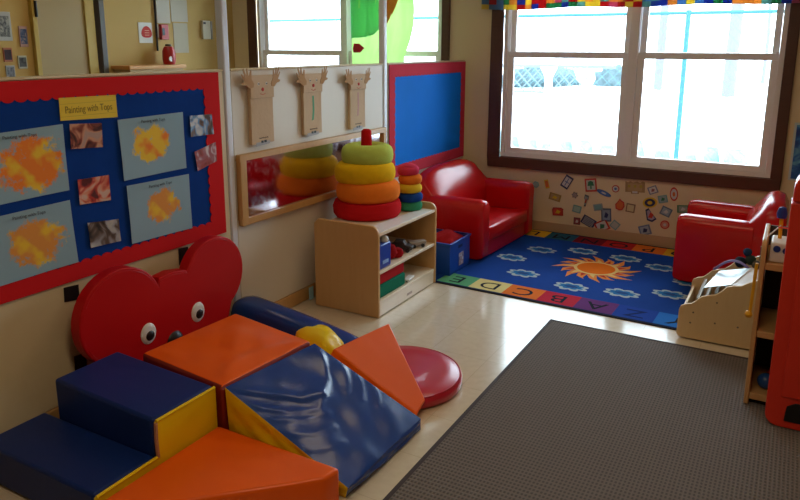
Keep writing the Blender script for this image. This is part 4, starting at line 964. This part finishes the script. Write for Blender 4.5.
# ================================================================== VALANCE
def sheer(nm, col):
    M = mat(nm, col, .8); n = M.node_tree; b = n.nodes['Principled BSDF']; o_ = n.nodes['Material Output']
    t = n.nodes.new('ShaderNodeBsdfTranslucent'); t.inputs[0].default_value = (*col, 1); ms = n.nodes.new('ShaderNodeMixShader'); ms.inputs[0].default_value = .6
    n.links.new(b.outputs[0], ms.inputs[1]); n.links.new(t.outputs[0], ms.inputs[2]); n.links.new(ms.outputs[0], o_.inputs[0]); return M
def valance():
    NX, NZ = 240, 10; vs_ = []; fs = []; x0_, x1_ = -2.37, .08; mb = MB()
    cols = [(.55, .04, .05), (.05, .10, .38), (.07, .32, .16), (.78, .60, .12), (.16, .32, .55), (.62, .16, .26), (.75, .38, .12), (.22, .42, .38)]
    cm = [sheer('patch_%d' % i, c_) for i, c_ in enumerate(cols)]
    rnd = random.Random(4); sq = .040
    grid = {}
    for s_ in (0, 1):
        pass
    V = []
    for i in range(NX+1):
        for j in range(NZ+1):
            x = x0_+(x1_-x0_)*i/NX; z = 1.845+.006*math.sin(x*7)+.4*j/NZ
            y = Y1-.075-.018*math.sin(x*26)*(1-.5*j/NZ)-.006*math.sin(x*61)
            V.append((x, y, z))
    W = NZ+1; k = len(V)
    V2 = V+[(a, b_+.004, c_) for a, b_, c_ in V]
    for i in range(NX):
        for j in range(NZ):
            a = i*W+j
            key = (i//6, j)
            if key not in grid: grid[key] = rnd.randrange(len(cm))
            mt = cm[grid[key]]
            mb.add([V2[a], V2[a+W], V2[a+W+1], V2[a+1]], [(0, 1, 2, 3)], mt)
            mb.add([V2[k+a], V2[k+a+1], V2[k+a+W+1], V2[k+a+W]], [(0, 1, 2, 3)], mt)
    return mb
va = empty('window_valance', (-1.15, Y1-.06, 2.25), 0, 'bright multicoloured patchwork valance across the top of the right window', 'curtain')
world_part(valance(), 'patchwork_fabric', va, smooth=True)
world_part(MB().tube([(-2.40, Y1-.05, 2.262), (.10, Y1-.05, 2.262)], .012, white_m, 10), 'rod', va)

# ================================================================== ROOM BEHIND THE DIVIDER
# green banner hanging in the second window
def cloth(pts2, mt, y, parent, nm, off=0, amp=.018):
    """polygon strip between two z-sampled edges: pts2 = list of (z, xl, xr)"""
    vs_ = []; fs = []; NXx = 14; mb = MB()
    for (z, xl, xr) in pts2:
        for i in range(NXx+1):
            x = xl+(xr-xl)*i/NXx; vs_.append((x, y+off-amp*math.sin(x*34+z*2)-.006*math.sin(x*70), z))
    W = NXx+1; k = len(vs_); vs_ += [(a, b_+.002, c_) for a, b_, c_ in vs_]
    for j in range(len(pts2)-1):
        for i in range(NXx): a = j*W+i; fs += [(a, a+1, a+W+1, a+W), (k+a, k+a+W, k+a+W+1, k+a+1)]
    return world_part(mb.add(vs_, fs, mt), nm, parent, smooth=True)
bn = empty('hanging_banner', (-3.3, 5.45, 2.4), 0, 'sheer green and lime banner hanging in the window behind the divider', 'banner')
gs_ = sheer('sheer_green', (.36, .80, .56)); ls_ = sheer('sheer_lime', (.72, .90, .50)); os_ = sheer('sheer_orange', (.75, .35, .12)); rs_ = sheer('sheer_red', (.6, .06, .10))
cloth([(1.34, -3.585, -3.05), (1.45, -3.585, -3.04), (1.60, -3.58, -2.98), (1.72, -3.58, -2.955), (1.85, -3.58, -2.95), (2.0, -3.58, -2.96), (2.2, -3.58, -3.05), (2.4, -3.58, -3.1)], ls_, 5.45, bn, 'lime_cloth')
cloth([(1.62, -3.585, -3.54), (1.63, -3.585, -3.42), (1.65, -3.585, -3.35), (1.70, -3.585, -3.30), (1.85, -3.585, -3.30), (2.0, -3.585, -3.32), (2.4, -3.585, -3.3)], gs_, 5.45, bn, 'green_cloth', -.006)
cloth([(1.60, -3.29, -3.285), (1.72, -3.27, -3.22), (1.85, -3.25, -3.15), (2.0, -3.22, -3.08), (2.4, -3.2, -3.0)], os_, 5.45, bn, 'orange_wedge', -.007)
cloth([(1.49, -3.555, -3.50), (1.53, -3.56, -3.46), (1.57, -3.55, -3.51)], rs_, 5.45, bn, 'red_patch', -.010)
world_part(MB().tube([(-3.62, 5.46, 2.41), (-2.95, 5.46, 2.41)], .012, metal_post, 10), 'hanging_rod', bn)

def wallsheet(name, y0, y1, z0, z1, mt, lab, cat, grp=None, x=X0+.002, th=.003):
    return tag(MB().box(x, x+th, y0, y1, z0, z1, mt).build(name), lab, cat, grp)
pw2 = mat('notice_paper', (.55, .50, .42), .8); pw3 = mat('notice_paper_shade', (.50, .44, .34), .8)
wallsheet('notice_sheet', 4.645, 4.80, 1.75, 2.10, pw2, 'left of the two white notices at the top of the tan wall', 'notice', 'paper notices on the tan wall')
wallsheet('notice_sheet', 4.815, 5.02, 1.768, 2.10, pw2, 'right of the two white notices at the top of the tan wall', 'notice', 'paper notices on the tan wall')
wallsheet('notice_sheet', 4.83, 5.01, 1.48, 1.757, pw3, 'lower plain paper notice hanging below the two top notices', 'notice', 'paper notices on the tan wall')
hs = empty('heart_picture', (X0+.002, 4.5, 1.66), 0, 'white square picture with a red apple shape on the tan wall', 'picture')
MB().box(0, .003, -.075, .075, -.09, .09, paper_w).build('paper', hs)
MB().prism([(.06*math.sin(t)*1.0+.012, .052*math.cos(t)+(.008*math.cos(2*t))) for t in [2*PI*k/24 for k in range(24)]], .0032, .0045, 'x', mat('red_paint', (.50, .02, .01), .7)).build('red_shape', hs)
for q in (-.02, .0, .02): MB().box(.0047, .0052, -.01, .04, q-.003, q+.003, mat('pale_print', (.65, .3, .2), .7)).build('print_line', hs)
rb_ = empty('alarm_box', (X0+.002, 4.70, 1.67), 0, 'small red alarm call box on the tan wall beside the notices', 'alarm')
MB().box(0, .035, -.045, .045, -.07, .07, mat('alarm_red', (.45, .02, .02), .4)).build('box_body', rb_, bevel=.006)
MB().box(.0355, .038, -.035, -.005, -.03, .035, black_m).build('label_plate', rb_)
MB().box(-.0, .003, -.075, -.048, -.05, .07, paper_w).build('backing_card', rb_)
th_ = empty('thermostat', (X0+.002, 5.245, 1.70), 0, 'beige thermostat box on the tan wall by the far window', 'thermostat')
MB().box(0, .030, -.06, .05, -.09, .09, mat('beige_plastic', (.55, .48, .34), .5)).build('housing', th_, bevel=.006)
MB().box(.0305, .033, -.05, -.02, .055, .075, dg).build('display', th_)
MB().box(.0, .032, .052, .070, -.09, .085, mat('grey_edge_plastic', (.30, .28, .26), .5)).build('side_cover', th_)
ro = empty('red_canister', (X0+.11, 4.66, 1.3785), 0, 'red canister with white spot on the high cupboard behind the divider', 'container')
MB().lathe([(0, 0), (.05, 0), (.06, .04), (.058, .12), (.04, .16), (.0, .165)], (0, 0, 0), mat('glossy_red', (.42, .01, .01), .3), 24).build('jug_body', ro, smooth=True)
MB().lathe([(0, .006), (.022, .003), (.025, 0), (0, 0)], (.052, -.025, .05), white_m, 16, axis='x').build('white_spot', ro)
MB().lathe([(0, .166), (.03, .166), (.028, .18), (0, .184)], (0, 0, 0), black_m, 16).build('lid', ro, smooth=True)
cu_ = empty('tall_cupboard', (X0+.12, 4.42, 0), 0, 'tan cupboard against the far wall, top just above the divider', 'cupboard')
MB().box(-.115, .10, -.30, .30, .01, 1.345, mat('tan_cupboard', (.45, .30, .13), .6)).build('cabinet', cu_, bevel=.004)
MB().box(-.115, .12, -.32, .32, 1.346, 1.378, mat('orange_wood_top', (.60, .28, .08), .5)).build('top', cu_, bevel=.004)
fm = [((3.10, 3.245, 1.58, 1.79), [(.05, .05, .06), (.2, .2, .2), (.35, .33, .3)], (.45, .45, .45), 'framed dark photo highest on the tan wall left of the door'),
      ((3.30, 3.368, 1.535, 1.69), [(.02, .04, .12), (.08, .10, .2), (.3, .2, .2)], (.45, .25, .22), 'narrow navy photo left of the door'),
      ((3.16, 3.228, 1.425, 1.53), [(.02, .01, .02), (.05, .02, .03)], (.40, .12, .06), 'small orange edged photo left of the door'),
      ((3.268, 3.34, 1.372, 1.47), [(.02, .02, .03), (.1, .1, .1)], (.50, .48, .40), 'small white edged photo of a dark shape left of the door'),
      ((3.165, 3.235, 1.30, 1.398), [(.08, .1, .14), (.3, .3, .35)], (.35, .36, .40), 'small grey photo just above the divider edge')]
for i, ((y0, y1, z0, z1_), cols, bc_, lab) in enumerate(fm):
    r = empty('wall_photo', (X0+.002, (y0+y1)/2, (z0+z1_)/2), 0, lab, 'photo', 'small photos on the far tan wall')
    w, h = (y1-y0)/2, (z1_-z0)/2
    MB().box(0, .008, -w, w, -h, h, mat('photo_mount_%d' % i, bc_, .6)).build('mount', r, bevel=.002)
    MB().box(.0082, .0095, -w*.78, w*.78, -h*.72, h*.72, photo_mat('far_photo_%d' % i, cols, i+20, 30)).build('print', r)

# ================================================================== OUTSIDE
snow = mat('snow', (.86, .88, .90), .9, bump=.4, bscale=2, bdist=.1)
NX = 40; vs_ = []; fs = []
for i in range(NX+1):
    for j in range(NX+1):
        x = -22+34*i/NX; y = 5.9+34*j/NX; vs_.append((x, y, -.35+.05*math.sin(x*1.3)*math.cos(y*.9)+min(max(0, y-10.5), 3.5)*.29+max(0, y-14)*.03))
for i in range(NX):
    for j in range(NX): a = i*(NX+1)+j; fs.append((a, a+NX+1, a+NX+2, a+1))
tag(MB().add(vs_, fs, snow).build('ground', smooth=True), kind='structure')
cyan = mat('galvanised_fence', (.025, .125, .15), .5, metal=.3)
FY = 9.2
fe = empty('chain_link_fence', (-1.2, FY, -.3), 0, 'tall pale chain link fence crossing the snowy yard outside', 'fence')
for x in (-10.24, -5.74, -1.24, 3.26): world_part(MB().tube([(x, FY, -.30), (x, FY, 1.98)], .03, cyan, 12), 'fence_post', fe, smooth=True)
world_part(MB().tube([(-12, FY, 1.945), (4, FY, 1.945)], .022, cyan, 10), 'top_rail', fe, smooth=True)
wm = MB(); zb_, zt_ = -.3, 1.93; Hh = zt_-zb_
wire = mat('fence_wire', (.08, .22, .25), .5)
x = -12.5
while x < 4:
    for d in (1, -1): wm.tube([(x, FY-.03, zb_), (x+d*Hh, FY-.03, zt_)], .0020, wire, 3, False)
    x += .14
world_part(wm, 'wire_mesh', fe)
# low dark-planked fence with a white post, far left
lf = empty('garden_fence', (-4.3, 14, -.3), 0, 'low dark lattice fence with a white post outside the left pane', 'fence')
dkf = mat('dark_fence_wire', (.12, .16, .18), .7)
for k in range(26): 
    xx = -6.6+.11*k
    world_part(MB().tube([(xx, 13.9, .62), (xx+.5, 13.9, 1.14)], .012, dkf, 4), 'lattice_bar', lf) if k % 2 == 0 else world_part(MB().tube([(xx+.5, 13.9, .62), (xx, 13.9, 1.14)], .012, dkf, 4), 'lattice_bar', lf)
world_part(MB()  .box(-6.6, -3.1, 13.88, 13.92, 1.13, 1.19, dkf), 'fence_rail', lf)
world_part(MB().box(-6.6, -4.5, 13.86, 13.93, .62, .66, dkf), 'fence_rail', lf)
world_part(MB().prism([(-4.46, -.3), (-4.32, -.3), (-4.32, .95), (-4.22, 1.15), (-4.56, 1.15), (-4.46, .95)], 13.78, 13.86, 'y', mat('white_paint', (.8, .8, .8), .6)), 'white_post', lf)
def tree(x, y, r_, h, lab, seed, dz=0):
    t = empty('bare_tree', (x, y, -.3), 0, lab, 'tree'); rnd = random.Random(seed)
    bark = mat('pale_bark', (.13, .12, .15), .9, bump=.5, bscale=10)
    MB().tube([(0, 0, -.2), (.03, 0, h*.4), (-.05, .05, h*.75), (.02, 0, h)], [r_, r_*.85, r_*.6, r_*.25], bark, 10).build('trunk', t, smooth=True)
    for k in range(7):
        z = h*(.45+.07*k); a = rnd.uniform(0, 6.3); L = rnd.uniform(.8, 1.6)
        MB().tube([(0, 0, z), (L*.5*math.cos(a), L*.5*math.sin(a), z+L*.4), (L*math.cos(a), L*math.sin(a), z+L*1.0)], [r_*.3, r_*.18, r_*.05], bark, 6).build('branch', t, smooth=True)
tree(-2.50, 15, .095, 6.5, 'bare tree trunk behind the yard fence left of the cyan fence post', 1)
tree(-1.15, 14.5, .13, 7, 'thick bare tree trunk behind the yard fence in the right pane', 2)
tree(-.70, 17, .045, 5, 'thin bare tree furthest right beyond the yard fence', 3)
teal = mat('frosted_hedge', (.20, .34, .34), .9, bump=1, bscale=12, var=.6, vscale=5, bdist=.05)
hb = MB(); rh = random.Random(11); xx = -5.2
while xx < 1.2:
    w_ = rh.uniform(.25, .5); hb.lathe([(0, 0), (w_*.6, .0), (w_*.5, .05), (w_*.2, rh.uniform(.5, .66)), (0, .5)], (xx, 9.75+rh.uniform(-.1, .1), -.35), teal, 10, .2); xx += w_*.8
tag(hb.build('frosted_weeds', smooth=True), 'low teal strip of frosted weeds along the foot of the tall fence', 'weeds', None, 'stuff')
# rounded shrubs under snow
def shrub(x, y, r_, h, lab, seed, col):
    bm = bmesh.new(); bmesh.ops.create_icosphere(bm, subdivisions=3, radius=1); rnd = random.Random(seed); ph = [rnd.uniform(0, 6) for _ in range(3)]
    for v in bm.verts:
        d = 1+.14*math.sin(6*v.co.x+ph[0])*math.sin(7*v.co.y+ph[1])+.10*math.sin(13*v.co.z+ph[2]+5*v.co.x)
        v.co = Vector((v.co.x*r_*d, v.co.y*r_*d, max(-.2, v.co.z*h*d)))
    me = bpy.data.meshes.new('shrub'); bm.to_mesh(me); bm.free(); me.materials.append(mat('shrub_'+str(seed), col, .9, bump=1, bscale=8, var=.5, vscale=6, bdist=.08))
    for p in me.polygons: p.use_smooth = True
    o = bpy.data.objects.new('garden_shrub', me); C.objects.link(o); o.location = (x, y, .74)
    tag(o, lab, 'shrub')
shrub(-5.2, 15.6, .95, .36, 'dark shrub behind the lattice fence, furthest left in the left pane', 3, (.05, .08, .09))
shrub(-3.5, 15.6, .42, .42, 'dark shrub behind the lattice fence close to the window centre bar', 5, (.06, .09, .10))
